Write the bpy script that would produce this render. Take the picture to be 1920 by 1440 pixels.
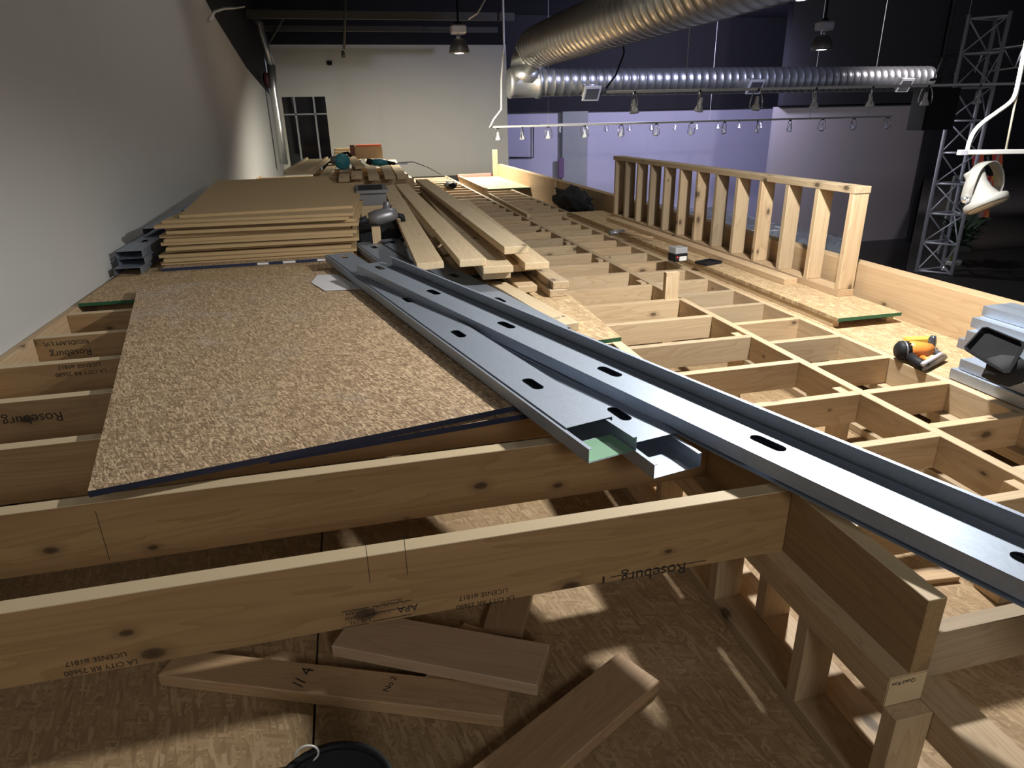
import bpy, bmesh, math, random
from mathutils import Vector, Matrix
from math import radians, sin, cos, pi
S = bpy.context.scene
for o in list(bpy.data.objects): bpy.data.objects.remove(o, do_unlink=True)
COL = S.collection
random.seed(7)
# ------------------------------------------------------------------ camera
CAM_H = 0.887
FPX = 1252.1
def cam_axes(pitch, yaw, roll):
    F = Vector((sin(yaw)*cos(pitch), cos(yaw)*cos(pitch), -sin(pitch)))
    Rt = Vector((cos(yaw), -sin(yaw), 0)); D = F.cross(Rt)
    c, s = cos(roll), sin(roll)
    return c*Rt+s*D, -s*Rt+c*D, F
RGT, DWN, FWD = cam_axes(radians(21.787), radians(13.067), radians(1.2295))
cd = bpy.data.cameras.new('camera'); cam = bpy.data.objects.new('camera', cd); COL.objects.link(cam)
cd.sensor_width = 36; cd.lens = FPX/1920*36; cd.clip_start = .02; cd.clip_end = 200
m3 = Matrix((RGT, -DWN, -FWD)).transposed()
cam.matrix_world = Matrix.Translation((0, 0, CAM_H)) @ m3.to_4x4()
S.camera = cam
# ------------------------------------------------------------------ world, exposure
W = bpy.data.worlds.new('world'); S.world = W; W.use_nodes = True
W.node_tree.nodes['Background'].inputs[0].default_value = (.62, .66, .78, 1)
W.node_tree.nodes['Background'].inputs[1].default_value = .14
S.view_settings.view_transform = 'Standard'; S.view_settings.look = 'None'
S.view_settings.gamma = 1; S.view_settings.exposure = 0.55; S.view_settings.use_curve_mapping = False
# ------------------------------------------------------------------ lights (high-bay fixtures are built further down, added fill spots have none)
def light(name, kind, loc, energy, color, target=None, size=.05, spot=None, blend=.3):
    l = bpy.data.lights.new(name, kind); l.energy = energy; l.color = color
    if kind == 'AREA': l.size = size
    else: l.shadow_soft_size = size
    if kind == 'SPOT': l.spot_size = radians(spot); l.spot_blend = blend
    o = bpy.data.objects.new(name, l); COL.objects.link(o); o.location = loc
    if target is not None:
        o.rotation_euler = (Vector(target)-Vector(loc)).to_track_quat('-Z', 'Y').to_euler()
    return o
NEAR = Vector((1.98, 2.40, 1.40))                       # high-bay lamp just above the top edge of the picture
light('bay_or_fill_light', 'SPOT', NEAR, 205, (1, .985, .955), target=NEAR-Vector((0, 0, 1)), size=.05, spot=176, blend=.35)
BAY = [(2.02, 12.0, 1.93), (6.58, 9.0, 1.72), (4.79, 7.0, 2.0)]  # high-bay lamps in view
light('bay_or_fill_light', 'SPOT', (BAY[0][0], BAY[0][1], BAY[0][2]-.08), 1000, (1, .94, .80), target=(BAY[0][0], BAY[0][1]+.6, 0), size=.12, spot=165, blend=.5)
light('bay_or_fill_light', 'SPOT', (BAY[1][0], BAY[1][1], BAY[1][2]-.08), 120, (.9, .93, 1), target=(BAY[1][0], BAY[1][1], 0), size=.12, spot=150, blend=.5)
light('hall_fill', 'SPOT', (11.5, 19.0, 2.6), 1000, (.66, .64, 1), target=(11.5, 26, -.6), size=.3, spot=150, blend=.6)  # unseen bluish spot standing in for the hall's coloured lighting
light('hall_fill', 'SPOT', (7.0, 10.5, 3.4), 330, (.60, .64, 1), target=(7.0, 14, 1.4), size=.2, spot=120, blend=.6)  # added spot without fixture, brightens the front of the silver duct
light('hall_fill', 'SPOT', (12.5, 11.0, 3.9), 750, (.95, .90, .98), target=(16.8, 21, -1.5), size=.3, spot=100, blend=.7)  # added spot without fixture, lifts the grey wall
light('stage_fill', 'SPOT', (9.6, 8.2, 3.6), 190, (1, .92, .95), target=(10.8, 11, -.4), size=.2, spot=50, blend=.6)  # added spot without fixture, brightens the stage banners
light('bay_or_fill_light', 'SPOT', (.6, -2.4, 1.75), 88, (1, .96, .91), target=(0, 3.0, .2), size=.5, spot=150, blend=.6)  # added fill behind the camera for the joist faces, not a high bay
light('bay_or_fill_light', 'SPOT', (2.2, 7.2, 3.9), 95, (1, .96, .9), target=(1.0, 7.2, 0), size=.5, spot=160, blend=.6)  # added soft overhead fill out of view, no lamp built for it
# ------------------------------------------------------------------ pixel helpers (1920x1440 frame)
def ray(u, v): return RGT*((u-960)/FPX)+DWN*((v-720)/FPX)+FWD
CAM = Vector((0, 0, CAM_H))
def aty(u, v, y): d = ray(u, v); return CAM+d*(y/d.y)
def atz(u, v, z): d = ray(u, v); return CAM+d*((z-CAM_H)/d.z)
def atx(u, v, x): d = ray(u, v); return CAM+d*(x/d.x)
# ------------------------------------------------------------------ materials
MATS = {}
class NT:
    def __init__(s, name):
        s.m = bpy.data.materials.new(name); s.m.use_nodes = True
        s.t = s.m.node_tree; s.b = s.t.nodes['Principled BSDF']; MATS[name] = s.m
    def n(s, kind, **kw):
        x = s.t.nodes.new('ShaderNode'+kind)
        for k, v in kw.items():
            if k.startswith('i_'):
                key = k[2:]; x.inputs[int(key) if key.isdigit() else key].default_value = v
            else: setattr(x, k, v)
        return x
    def l(s, a, ao, b, bi): s.t.links.new(a.outputs[ao], b.inputs[bi])
    def math(s, op, a, b=None, clamp=False):
        x = s.n('Math', operation=op, use_clamp=clamp)
        for i, q in enumerate((a, b)):
            if q is None: continue
            if isinstance(q, (int, float)): x.inputs[i].default_value = q
            else: s.t.links.new(q, x.inputs[i])
        return x.outputs[0]
    def ramp(s, src, stops, interp='LINEAR'):
        r = s.n('ValToRGB'); e = r.color_ramp; e.interpolation = interp
        while len(e.elements) < len(stops): e.elements.new(.5)
        for el, (p, c) in zip(e.elements, stops):
            el.position = p; el.color = (*c, 1) if len(c) == 3 else c
        s.t.links.new(src, r.inputs[0]); return r.outputs[0]
    def mix(s, f, a, b, mode='MIX'):
        x = s.n('Mix', data_type='RGBA', blend_type=mode)
        for sock, q in ((x.inputs[0], f), (x.inputs[6], a), (x.inputs[7], b)):
            if isinstance(q, (int, float)): sock.default_value = q
            elif isinstance(q, tuple): sock.default_value = (*q, 1) if len(q) == 3 else q
            else: s.t.links.new(q, sock)
        return x.outputs[2]
    def coords(s, scale=(1, 1, 1), rnd=True):
        tc = s.n('TexCoord'); out = tc.outputs['Object']
        if rnd:
            oi = s.n('ObjectInfo')
            v = s.n('VectorMath', operation='MULTIPLY_ADD'); v.inputs[1].default_value = (1, 1, 1)
            cx = s.n('CombineXYZ')
            for i, k in enumerate((37., 11., 23.)):
                s.t.links.new(s.math('MULTIPLY', oi.outputs['Random'], k), cx.inputs[i])
            s.t.links.new(out, v.inputs[0]); s.t.links.new(cx.outputs[0], v.inputs[2]); out = v.outputs[0]
        return out
    def mapp(s, vec, scale, rot=(0, 0, 0)):
        mp = s.n('Mapping'); mp.inputs['Scale'].default_value = scale; mp.inputs['Rotation'].default_value = rot
        s.t.links.new(vec, mp.inputs[0]); return mp.outputs[0]
    def noise(s, vec, sc, det=3, rough=.55, dist=0):
        x = s.n('TexNoise'); x.inputs['Scale'].default_value = sc; x.inputs['Detail'].default_value = det
        x.inputs['Roughness'].default_value = rough; x.inputs['Distortion'].default_value = dist
        s.t.links.new(vec, x.inputs['Vector']); return x.outputs['Fac']
    def bump(s, h, strength=.2, dist=.002):
        x = s.n('Bump'); x.inputs['Strength'].default_value = strength; x.inputs['Distance'].default_value = dist
        s.t.links.new(h, x.inputs['Height']); s.t.links.new(x.outputs[0], s.b.inputs['Normal'])
    def done(s, col, rough=.6, metal=0., spec=None):
        if isinstance(col, tuple): s.b.inputs['Base Color'].default_value = (*col, 1)
        else: s.t.links.new(col, s.b.inputs['Base Color'])
        if isinstance(rough, (int, float)): s.b.inputs['Roughness'].default_value = rough
        else: s.t.links.new(rough, s.b.inputs['Roughness'])
        s.b.inputs['Metallic'].default_value = metal
        if spec is not None: s.b.inputs['Specular IOR Level'].default_value = spec
        return s.m
def plain(name, col, rough=.6, metal=0., var=.12, spec=None):
    t = NT(name); v = t.coords()
    f = t.noise(v, 9, 4)
    c = t.mix(f, tuple(x*(1-var) for x in col), tuple(min(1, x*(1+var)) for x in col))
    return t.done(c, rough, metal, spec)
def wood(name, light_c, mid_c, dark_c, knot=.5, lvl=False, rings=1., vary=.25):
    t = NT(name); v = t.coords()
    # growth figure: low frequency along the board, tight across it
    a = t.noise(t.mapp(v, (.55, 7, 7)), 1.0, 3, .5, .35)
    bands = t.math('FRACT', t.math('MULTIPLY', a, 22.*rings))
    bands = t.math('POWER', bands, 2.5)
    fib = t.noise(t.mapp(v, (5, 190, 190)), 1.0, 3)
    str_ = t.noise(t.mapp(v, (1.2, 46, 46)), 1.0, 3)
    base = t.mix(t.noise(t.mapp(v, (.8, 3, 3)), 1, 2), light_c, mid_c)
    # knots, placed on the unfolded face
    so_ = t.n('SeparateXYZ'); t.t.links.new(v, so_.inputs[0])
    cx_ = t.n('CombineXYZ'); t.t.links.new(t.math('MULTIPLY', so_.outputs[0], 4.2), cx_.inputs[0])
    t.t.links.new(t.math('MULTIPLY', t.math('ADD', so_.outputs[1], so_.outputs[2]), 7.5), cx_.inputs[1])
    vo = t.n('TexVoronoi', feature='F1', voronoi_dimensions='2D'); vo.inputs['Scale'].default_value = 1.0
    t.t.links.new(cx_.outputs[0], vo.inputs['Vector'])
    sep = t.n('SeparateColor'); t.t.links.new(vo.outputs['Color'], sep.inputs[0])
    on = t.math('LESS_THAN', sep.outputs[0], .40*knot)
    kd = t.math('DIVIDE', t.math('ADD', vo.outputs['Distance'], t.math('MULTIPLY', t.noise(v, 70, 2), .03)), t.math('ADD', t.math('MULTIPLY', sep.outputs[1], .7), .35))
    km = t.ramp(kd, [(.0, (1, 1, 1)), (.10, (.85, .85, .85)), (.145, (.3, .3, .3)), (.3, (0, 0, 0))])
    kf = t.n('Math', operation='MULTIPLY'); t.t.links.new(km, kf.inputs[0]); t.t.links.new(on, kf.inputs[1])
    c = t.mix(t.math('MULTIPLY', bands, .48), base, dark_c)
    c = t.mix(t.math('MULTIPLY', t.math('POWER', str_, 2.0), .8), c, dark_c)
    c = t.mix(t.math('MULTIPLY', fib, .30), c, tuple(x*.7 for x in mid_c))
    c = t.mix(kf.outputs[0], c, tuple(x*.22 for x in dark_c))
    oi = t.n('ObjectInfo')
    tone = t.ramp(oi.outputs['Random'], [(0, (1-vary, 1-vary, 1-vary)), (.5, (1, .98, .95)), (1, (1, 1-vary*.3, 1-vary*.6))])
    c = t.mix(1.0, c, tone, 'MULTIPLY')
    if lvl:   # veneer layers show on the narrow top and bottom edges
        tc = t.n('TexCoord'); sx = t.n('SeparateXYZ'); t.l(tc, 'Normal', sx, 0)
        ed = t.math('GREATER_THAN', t.math('ABSOLUTE', sx.outputs[2]), .6)
        so = t.n('SeparateXYZ'); t.l(tc, 'Object', so, 0)
        w = t.math('ADD', t.math('MULTIPLY', so.outputs[1], 290.), t.math('MULTIPLY', t.noise(t.mapp(v, (5, 40, 40)), 1, 2), .9))
        st = t.math('FRACT', w)
        lc = t.ramp(st, [(0, (.42, .30, .17)), (.25, (.70, .56, .36)), (.8, (.62, .49, .30)), (1, (.5, .38, .22))])
        c = t.mix(ed, c, lc)
    t.bump(fib, .15, .001)
    return t.done(c, .62)
def osb(name, fl, light_c, mid_c, dark_c, contrast=1., dust=0., n=6):
    """strand board: layers of straight overlapping flakes about 1/fl m long, each layer turned"""
    t = NT(name); v = t.coords()
    c = t.mix(t.noise(v, fl*2, 3), dark_c, mid_c); hgt = None
    wob = t.n('TexNoise'); wob.inputs['Scale'].default_value = fl*.9; t.t.links.new(v, wob.inputs['Vector'])
    ad = t.n('VectorMath', operation='MULTIPLY_ADD'); ad.inputs[1].default_value = (.16/fl,)*3
    t.t.links.new(wob.outputs['Color'], ad.inputs[0]); t.t.links.new(v, ad.inputs[2])
    for k in range(n):
        rot = [.2, 1.35, 2.5, .8, 1.9, 2.95][k % 6]+.37*(k//6)
        vo = t.n('TexVoronoi'); vo.inputs['Scale'].default_value = 1.
        vr = t.n('VectorRotate', rotation_type='Z_AXIS'); vr.inputs['Angle'].default_value = rot
        t.t.links.new(ad.outputs[0], vr.inputs['Vector'])
        f_ = fl*(1+.25*((k*5) % 4)/3)
        t.t.links.new(t.mapp(vr.outputs[0], (f_, f_*6.5, f_*.6)), vo.inputs['Vector'])
        sc = t.n('SeparateColor'); t.t.links.new(vo.outputs['Color'], sc.inputs[0])
        on = t.math('GREATER_THAN', sc.outputs[0], .52)
        g = t.math('ADD', t.math('MULTIPLY', t.math('SUBTRACT', sc.outputs[1], .5), contrast), .5, True)
        lc = t.ramp(g, [(0, dark_c), (.3, tuple(.45*a+.55*b for a, b in zip(dark_c, mid_c))), (.6, mid_c), (.93, light_c), (1, tuple(min(1, x*1.18) for x in light_c))])
        c = t.mix(on, c, lc)
        hgt = sc.outputs[1] if hgt is None else t.math('MAXIMUM', t.math('MULTIPLY', on, sc.outputs[1]), hgt)
    c = t.mix(t.math('MULTIPLY', t.noise(v, fl*14, 3), .25), c, tuple(x*.8 for x in mid_c))
    c = t.mix(t.math('MULTIPLY', t.noise(v, 1.3, 3), .35), c, tuple(x*.72 for x in mid_c))
    if dust:
        dm = t.ramp(t.noise(v, 2.3, 5, .62, .4), [(.52, (0, 0, 0)), (.72, (1, 1, 1))])
        c = t.mix(t.math('MULTIPLY', dm, dust), c, (.50, .47, .44))
    t.bump(hgt, .2, .001)
    return t.done(c, .72)
PINE = wood('pine', (.65, .53, .355), (.555, .42, .265), (.36, .235, .125), .55)
PINE2 = wood('pine_pale', (.74, .62, .42), (.66, .525, .335), (.48, .34, .19), .35, vary=.15)
FRAMEW = wood('pine_aged', (.58, .46, .31), (.49, .375, .24), (.33, .225, .13), .9, vary=.3)
LVL = wood('laminated_veneer', (.46, .315, .16), (.395, .255, .12), (.24, .135, .06), .85, lvl=True, vary=.15, rings=.7)
GLU = wood('glulam', (.58, .43, .26), (.50, .355, .205), (.35, .22, .11), .2, vary=.05)
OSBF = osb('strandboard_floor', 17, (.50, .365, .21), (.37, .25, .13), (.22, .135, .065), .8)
OSBS = osb('strandboard_sheet', 42, (.76, .58, .37), (.46, .315, .18), (.20, .12, .065), 1.5, dust=.42)
OSBL = osb('strandboard_pale', 22, (.62, .46, .27), (.48, .335, .18), (.28, .175, .085), 1.1)
BLUE = plain('blue_edge_paint', (.014, .022, .06), .6)
GREEN = plain('green_edge_paint', (.02, .10, .045), .6)
def fibre():
    t = NT('fibreboard'); v = t.coords()
    c = t.mix(t.noise(t.mapp(v, (1, 1, 6)), 220, 3), (.40, .27, .13), (.58, .42, .22))
    c = t.mix(t.math('MULTIPLY', t.noise(v, 3, 3), .5), c, (.40, .29, .16))
    t.bump(t.noise(v, 400, 2), .2, .001); return t.done(c, .75)
FIBRE = fibre()
def steel(name, col, rough, metal):
    t = NT(name); v = t.coords()
    vo = t.n('TexVoronoi'); vo.inputs['Scale'].default_value = 130.; t.t.links.new(v, vo.inputs['Vector'])
    sc = t.n('SeparateColor'); t.t.links.new(vo.outputs['Color'], sc.inputs[0])
    smear = t.noise(t.mapp(v, (1.5, 7, 7)), 1.5, 4, .6, .5)
    c = t.mix(t.math('MULTIPLY', sc.outputs[0], .3), col, tuple(x*.7 for x in col))
    c = t.mix(t.math('MULTIPLY', smear, .5), c, tuple(x*.62 for x in col))
    r = t.math('ADD', t.math('MULTIPLY', smear, .25), rough-.1)
    t.bump(t.noise(t.mapp(v, (2, 14, 14)), 2, 3), .08, .003)
    return t.done(c, r, metal)
STEEL = steel('galvanised_steel', (.47, .53, .62), .54, .94)
DUCT = steel('duct_steel', (.72, .72, .70), .34, .85)
ALU = steel('truss_aluminium', (.72, .72, .82), .45, .3)
WHITEM = plain('white_enamel', (.78, .77, .74), .35, 0, .03)
CHROME = plain('lamp_chrome', (.75, .75, .76), .18, .9, .05)
BLACK = plain('black_plastic', (.012, .012, .014), .6, 0, .12, .25)
BLACKF = plain('black_fabric', (.010, .010, .013), .85)
DARK = plain('black_paint', (.010, .010, .013), .8)
DARKC = plain('ceiling_black', (.010, .010, .016), .85)
PURL = plain('purlin_grey', (.05, .05, .048), .6)
def wallpaint(name, col, amp=.08):
    t = NT(name); v = t.coords(rnd=False)
    c = t.mix(t.noise(v, .8, 4), tuple(x*(1-amp) for x in col), col)
    st = t.ramp(t.noise(t.mapp(v, (5, 2.2, .35)), 1., 4, .6), [(.55, (0, 0, 0)), (.75, (1, 1, 1))])
    c = t.mix(t.math('MULTIPLY', st, .12), c, tuple(x*.6 for x in col))
    t.bump(t.noise(v, 90, 3), .05, .002); return t.done(c, .65)
WALLW = wallpaint('wall_paint_white', (.52, .515, .495))
WALLF = wallpaint('wall_paint_cream', (.66, .63, .54))
WALLP = wallpaint('wall_paint_lavender', (.55, .54, .64))
WALLG = wallpaint('wall_paint_grey', (.30, .275, .27))
GREYCOL = plain('column_grey', (.33, .35, .33), .7)
GLASSD = plain('dark_glass', (.008, .008, .01), .08)
MULL = plain('mullion_grey', (.36, .36, .37), .5)
CONC = plain('concrete_floor', (.05, .045, .04), .6)
STAGE = plain('stage_black', (.035, .031, .028), .55)
PINK = plain('pink_insulation', (.55, .20, .17), .9)
RED = plain('red_paint', (.55, .05, .05), .5); PURPLE = plain('violet_sign', (.16, .08, .17), .5)
ORANGE = plain('orange_plastic', (.85, .28, .05), .4); TEAL = plain('teal_plastic', (.03, .22, .27), .4)
YELLOW = plain('yellow_paint', (.80, .50, .08), .5); GREY = plain('grey_metal', (.22, .22, .23), .4, .5)
CARD = plain('cardboard', (.60, .42, .24), .8); TAPE = plain('orange_tape', (.85, .20, .10), .5)
LEAF = plain('palm_green', (.030, .060, .028), .6); STEM = plain('palm_stem', (.22, .24, .08), .6)
POT = plain('white_pot', (.6, .6, .6), .4); PAPER = plain('white_paper', (.72, .71, .72), .7, 0, .06)
INK = plain('black_ink', (.02, .018, .015), .8, 0, .02); STAMPBG = plain('stamp_pale', (.60, .47, .28), .7)
GREENP = plain('green_spray', (.22, .42, .27), .5)
def plastic_wrap():
    t = NT('clear_plastic_wrap'); v = t.coords()
    n = t.noise(v, 3.5, 5, .6, 1.2); t.bump(n, .5, .05)
    c = t.mix(t.ramp(t.noise(v, 6, 5, .7, 1.), [(.45, (0, 0, 0)), (.6, (1, 1, 1))]), (.34, .36, .46), (.52, .55, .65))
    return t.done(c, .15, 0, .8)
WRAP = plastic_wrap()
def glow(name, col, e):
    t = NT(name); t.b.inputs['Emission Color'].default_value = (*col, 1); t.b.inputs['Emission Strength'].default_value = e
    return t.done(col, .5)
LAMPON = glow('lamp_glow', (1, .97, .9), 9)
LAMPW = plain('lamp_white', (.27, .265, .245), .5, 0, .05)
LENS = plain('lamp_lens', (.62, .56, .42), .35)
def art():
    t = NT('bright_abstract_print'); v = t.coords(rnd=False)
    vo = t.n('TexVoronoi'); vo.inputs['Scale'].default_value = 1.
    t.t.links.new(t.mapp(v, (9, 1, 2.6), (0, .5, 0)), vo.inputs['Vector'])
    s2 = t.n('SeparateColor'); t.t.links.new(vo.outputs['Color'], s2.inputs[0])
    c = t.ramp(s2.outputs[0], [(0, (.35, .02, .05)), (.3, (.5, .04, .05)), (.5, (.6, .12, .05)), (.65, (.62, .42, .04)), (.8, (.16, .12, .38)), (1, (.3, .3, .5))])
    return t.done(c, .6)
ART = art()
# ------------------------------------------------------------------ mesh helpers
def tag(o, label=None, cat=None, group=None, kind=None):
    if label: o['label'] = label
    if cat: o['category'] = cat
    if group: o['group'] = group
    if kind: o['kind'] = kind
    return o
def link(name, me, mat, parent=None, loc=None, rot=None):
    o = bpy.data.objects.new(name, me); COL.objects.link(o)
    if mat is not None and not me.materials: me.materials.append(mat)
    if parent: o.parent = parent
    if loc is not None: o.location = loc
    if rot is not None: o.rotation_euler = rot
    return o
def empty(name, loc=(0, 0, 0), label=None, cat=None, group=None, rot=(0, 0, 0)):
    o = bpy.data.objects.new(name, None); COL.objects.link(o); o.location = loc; o.rotation_euler = rot
    o.empty_display_size = .05
    return tag(o, label, cat, group)
def mesh(name, verts, faces, smooth=False):
    me = bpy.data.meshes.new(name); me.from_pydata([tuple(v) for v in verts], [], faces); me.update()
    if smooth:
        for p in me.polygons: p.use_smooth = True
    return me
BOXC = {}
def boxmesh(L, w, t, bev=.0015, key=''):
    """x 0..L, y -w/2..w/2, z -t..0"""
    k = (round(L, 4), round(w, 4), round(t, 4), bev, key)
    if k in BOXC: return BOXC[k]
    bm = bmesh.new(); bmesh.ops.create_cube(bm, size=1)
    for v in bm.verts: v.co = Vector(((v.co.x+.5)*L, v.co.y*w, (v.co.z-.5)*t))
    if bev: bmesh.ops.bevel(bm, geom=bm.edges[:], offset=bev, segments=1, affect='EDGES', profile=.5)
    me = bpy.data.meshes.new('box'); bm.to_mesh(me); bm.free(); BOXC[k] = me
    return me
def orient(p0, p1, roll=0.):
    X = (Vector(p1)-Vector(p0)).normalized(); up = Vector((0, 0, 1)) if abs(X.z) < .98 else Vector((0, 1, 0))
    Y = up.cross(X).normalized(); Z = X.cross(Y)
    M = Matrix((X, Y, Z)).transposed().to_4x4()
    return Matrix.Translation(Vector(p0)) @ M @ Matrix.Rotation(roll, 4, 'X')
def brd(name, p0, p1, w, t, mat, parent=None, roll=0., bev=.0015):
    """board whose top centre line runs p0 to p1"""
    L = (Vector(p1)-Vector(p0)).length
    o = link(name, boxmesh(L, w, t, bev, mat.name), mat, parent)
    M = orient(p0, p1, roll)
    if parent is not None: M = parent_world(parent).inverted() @ M
    o.matrix_local = M
    return o
def parent_world(o):
    M = Matrix.LocRotScale(o.location, o.rotation_euler, o.scale) if o.rotation_mode == 'XYZ' else o.matrix_local.copy()
    return (parent_world(o.parent) @ M) if o.parent else M
def bx(name, x0, x1, y0, y1, z0, z1, mat, parent=None, bev=.0015):
    """axis box; longest horizontal side becomes local x so that grain runs along it"""
    if x1-x0 >= y1-y0 and x1-x0 >= z1-z0: return brd(name, (x0, (y0+y1)/2, z1), (x1, (y0+y1)/2, z1), y1-y0, z1-z0, mat, parent, 0, bev)
    if y1-y0 >= z1-z0: return brd(name, ((x0+x1)/2, y0, z1), ((x0+x1)/2, y1, z1), x1-x0, z1-z0, mat, parent, 0, bev)
    return brd(name, ((x0+x1)/2, y0, z0), ((x0+x1)/2, y0, z1), x1-x0, y1-y0, mat, parent, 0, bev)
def flat(name, x0, x1, y0, y1, z0, z1, mat, parent=None, kind=None):
    """box in world coordinates"""
    v = [(x, y, z) for x in (x0, x1) for y in (y0, y1) for z in (z0, z1)]
    f = [(0, 1, 3, 2), (4, 6, 7, 5), (0, 4, 5, 1), (2, 3, 7, 6), (0, 2, 6, 4), (1, 5, 7, 3)]
    if parent is not None:
        Mi = parent_world(parent).inverted(); v = [Mi @ Vector(q) for q in v]
    o = link(name, mesh(name, v, f), mat, parent)
    return tag(o, kind=kind) if kind else o
def tubemesh(pts, r, seg=8, closed=False, cap=True):
    pts = [Vector(p) for p in pts]; n = len(pts); rs = r if isinstance(r, (list, tuple)) else [r]*n
    V = []; F = []; prev = None
    for i, p in enumerate(pts):
        a = pts[(i-1) % n] if (closed or i > 0) else p; b = pts[(i+1) % n] if (closed or i < n-1) else p
        T = (b-a).normalized()
        if prev is None:
            ref = Vector((0, 0, 1)) if abs(T.z) < .9 else Vector((1, 0, 0)); N = T.cross(ref).normalized()
        else: N = (prev-T*prev.dot(T)).normalized()
        prev = N; B = T.cross(N)
        for k in range(seg):
            an = 2*pi*k/seg; V.append(p+(N*cos(an)+B*sin(an))*rs[i])
    for i in range(n if closed else n-1):
        j = (i+1) % n
        for k in range(seg): F.append((i*seg+k, i*seg+(k+1) % seg, j*seg+(k+1) % seg, j*seg+k))
    if cap and not closed: F += [tuple(range(seg))[::-1], tuple(range((n-1)*seg, n*seg))]
    return mesh('tube', V, F, True)
def tube(name, pts, r, mat, parent=None, seg=8, closed=False):
    if parent is not None:
        Mi = parent_world(parent).inverted(); pts = [Mi @ Vector(p) for p in pts]
    return link(name, tubemesh(pts, r, seg, closed), mat, parent)
def lathemesh(prof, seg=20, cap=True):
    V = []; F = []
    for r, z in prof:
        for k in range(seg): V.append((r*cos(2*pi*k/seg), r*sin(2*pi*k/seg), z))
    for i in range(len(prof)-1):
        for k in range(seg): F.append((i*seg+k, i*seg+(k+1) % seg, (i+1)*seg+(k+1) % seg, (i+1)*seg+k))
    if cap: F += [tuple(range(seg))[::-1], tuple(range((len(prof)-1)*seg, len(prof)*seg))]
    return mesh('lathe', V, F, True)
def lathe(name, prof, mat, parent=None, loc=(0, 0, 0), rot=(0, 0, 0), seg=20): return link(name, lathemesh(prof, seg), mat, parent, loc, rot)
def prism(name, poly, z0, z1, mat, parent=None):
    n = len(poly); v = [(x, y, z0) for x, y in poly]+[(x, y, z1) for x, y in poly]
    f = [tuple(range(n))[::-1], tuple(range(n, 2*n))]+[(i, (i+1) % n, n+(i+1) % n, n+i) for i in range(n)]
    return link(name, mesh(name, v, f), mat, parent)
TXT = {}
def textmesh(s, size):
    if (s, size) in TXT: return TXT[(s, size)]
    c = bpy.data.curves.new('txt', 'FONT'); c.body = s; c.size = size; c.align_x = 'CENTER'; c.align_y = 'CENTER'; c.extrude = .0001
    o = bpy.data.objects.new('txt', c); COL.objects.link(o)
    dg = bpy.context.evaluated_depsgraph_get(); dg.update()
    me = bpy.data.meshes.new_from_object(o.evaluated_get(dg)); bpy.data.objects.remove(o); me.materials.clear()
    TXT[(s, size)] = me
    return me
def stamp(s, size, parent, loc, rot, mat=INK, name='stamped_lettering'):
    return link(name, textmesh(s, size), mat, parent, loc, rot)
ORD = ['first', 'second', 'third', 'fourth', 'fifth', 'sixth', 'seventh', 'eighth', 'ninth', 'tenth', 'eleventh', 'twelfth', 'thirteenth', 'fourteenth', 'fifteenth', 'sixteenth']
# ================================================================== SETTING
FZ = -.54; RZ = -.14; YF = 18.9; WX = -1.49
# sub floor of strand board panels on a slab
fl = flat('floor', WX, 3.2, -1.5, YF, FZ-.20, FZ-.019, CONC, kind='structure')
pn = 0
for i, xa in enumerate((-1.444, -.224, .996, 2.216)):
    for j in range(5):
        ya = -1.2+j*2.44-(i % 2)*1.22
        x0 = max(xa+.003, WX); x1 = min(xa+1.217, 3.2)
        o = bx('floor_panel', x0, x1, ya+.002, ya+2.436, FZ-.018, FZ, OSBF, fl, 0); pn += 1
# left wall (its top falls towards the far end), black void above it
wl = [(0, -2.5, -1.9), (0, YF-.3, -1.9), (0, YF-.3, 1.33), (0, 17.2, 1.49), (0, 13.7, 1.78), (0, 10.75, 2.24), (0, 7.5, 2.95), (0, 5, 3.5), (0, -2.5, 3.5)]
V = [(WX, y, z) for _, y, z in wl]+[(WX-.1, y, z) for _, y, z in wl]; n = len(wl)
tag(link('wall_left', mesh('wall_left', V, [tuple(range(n)), tuple(range(n, 2*n))[::-1]]+[(i, n+i, n+(i+1) % n, (i+1) % n) for i in range(n)]), WALLW), kind='structure')
flat('wall_left_upper', WX-.5, WX-.12, -2.5, YF, -1.9, 4.2, DARK, kind='structure')
flat('wall_back', WX-.5, 9, -3.0, -2.8, -1.9, 4.0, WALLW, kind='structure')
# far wall with a dark glazed door
wf = flat('wall_far', WX-.08, 4.42, YF, YF+.25, -.56, 2.63, WALLF, kind='structure')
flat('wall_far_upper', WX-.5, 4.42, YF+.02, YF+.3, 2.63, 4.3, DARK, kind='structure')
flat('wall_far_plinth', WX-.08, 4.42, YF+.01, YF+.25, -1.9, -.56, PINK, kind='structure')
d1 = tag(link('window_1', mesh('window_1', [(-1.335, YF-.005, -.3), (-.29, YF-.005, -.3), (-.29, YF-.005, 1.46), (-1.335, YF-.005, 1.46)], [(0, 1, 2, 3)]), GLASSD), kind='structure')
sm = d1.modifiers.new('thick', 'SOLIDIFY'); sm.thickness = .01
for xa in (-1.045, -.575): flat('mullion', xa-.022, xa+.022, YF-.03, YF-.004, -.3, 1.46, MULL, d1)
flat('transom', -1.335, -.29, YF-.03, YF-.004, 1.04, 1.075, MULL, d1)
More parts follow.
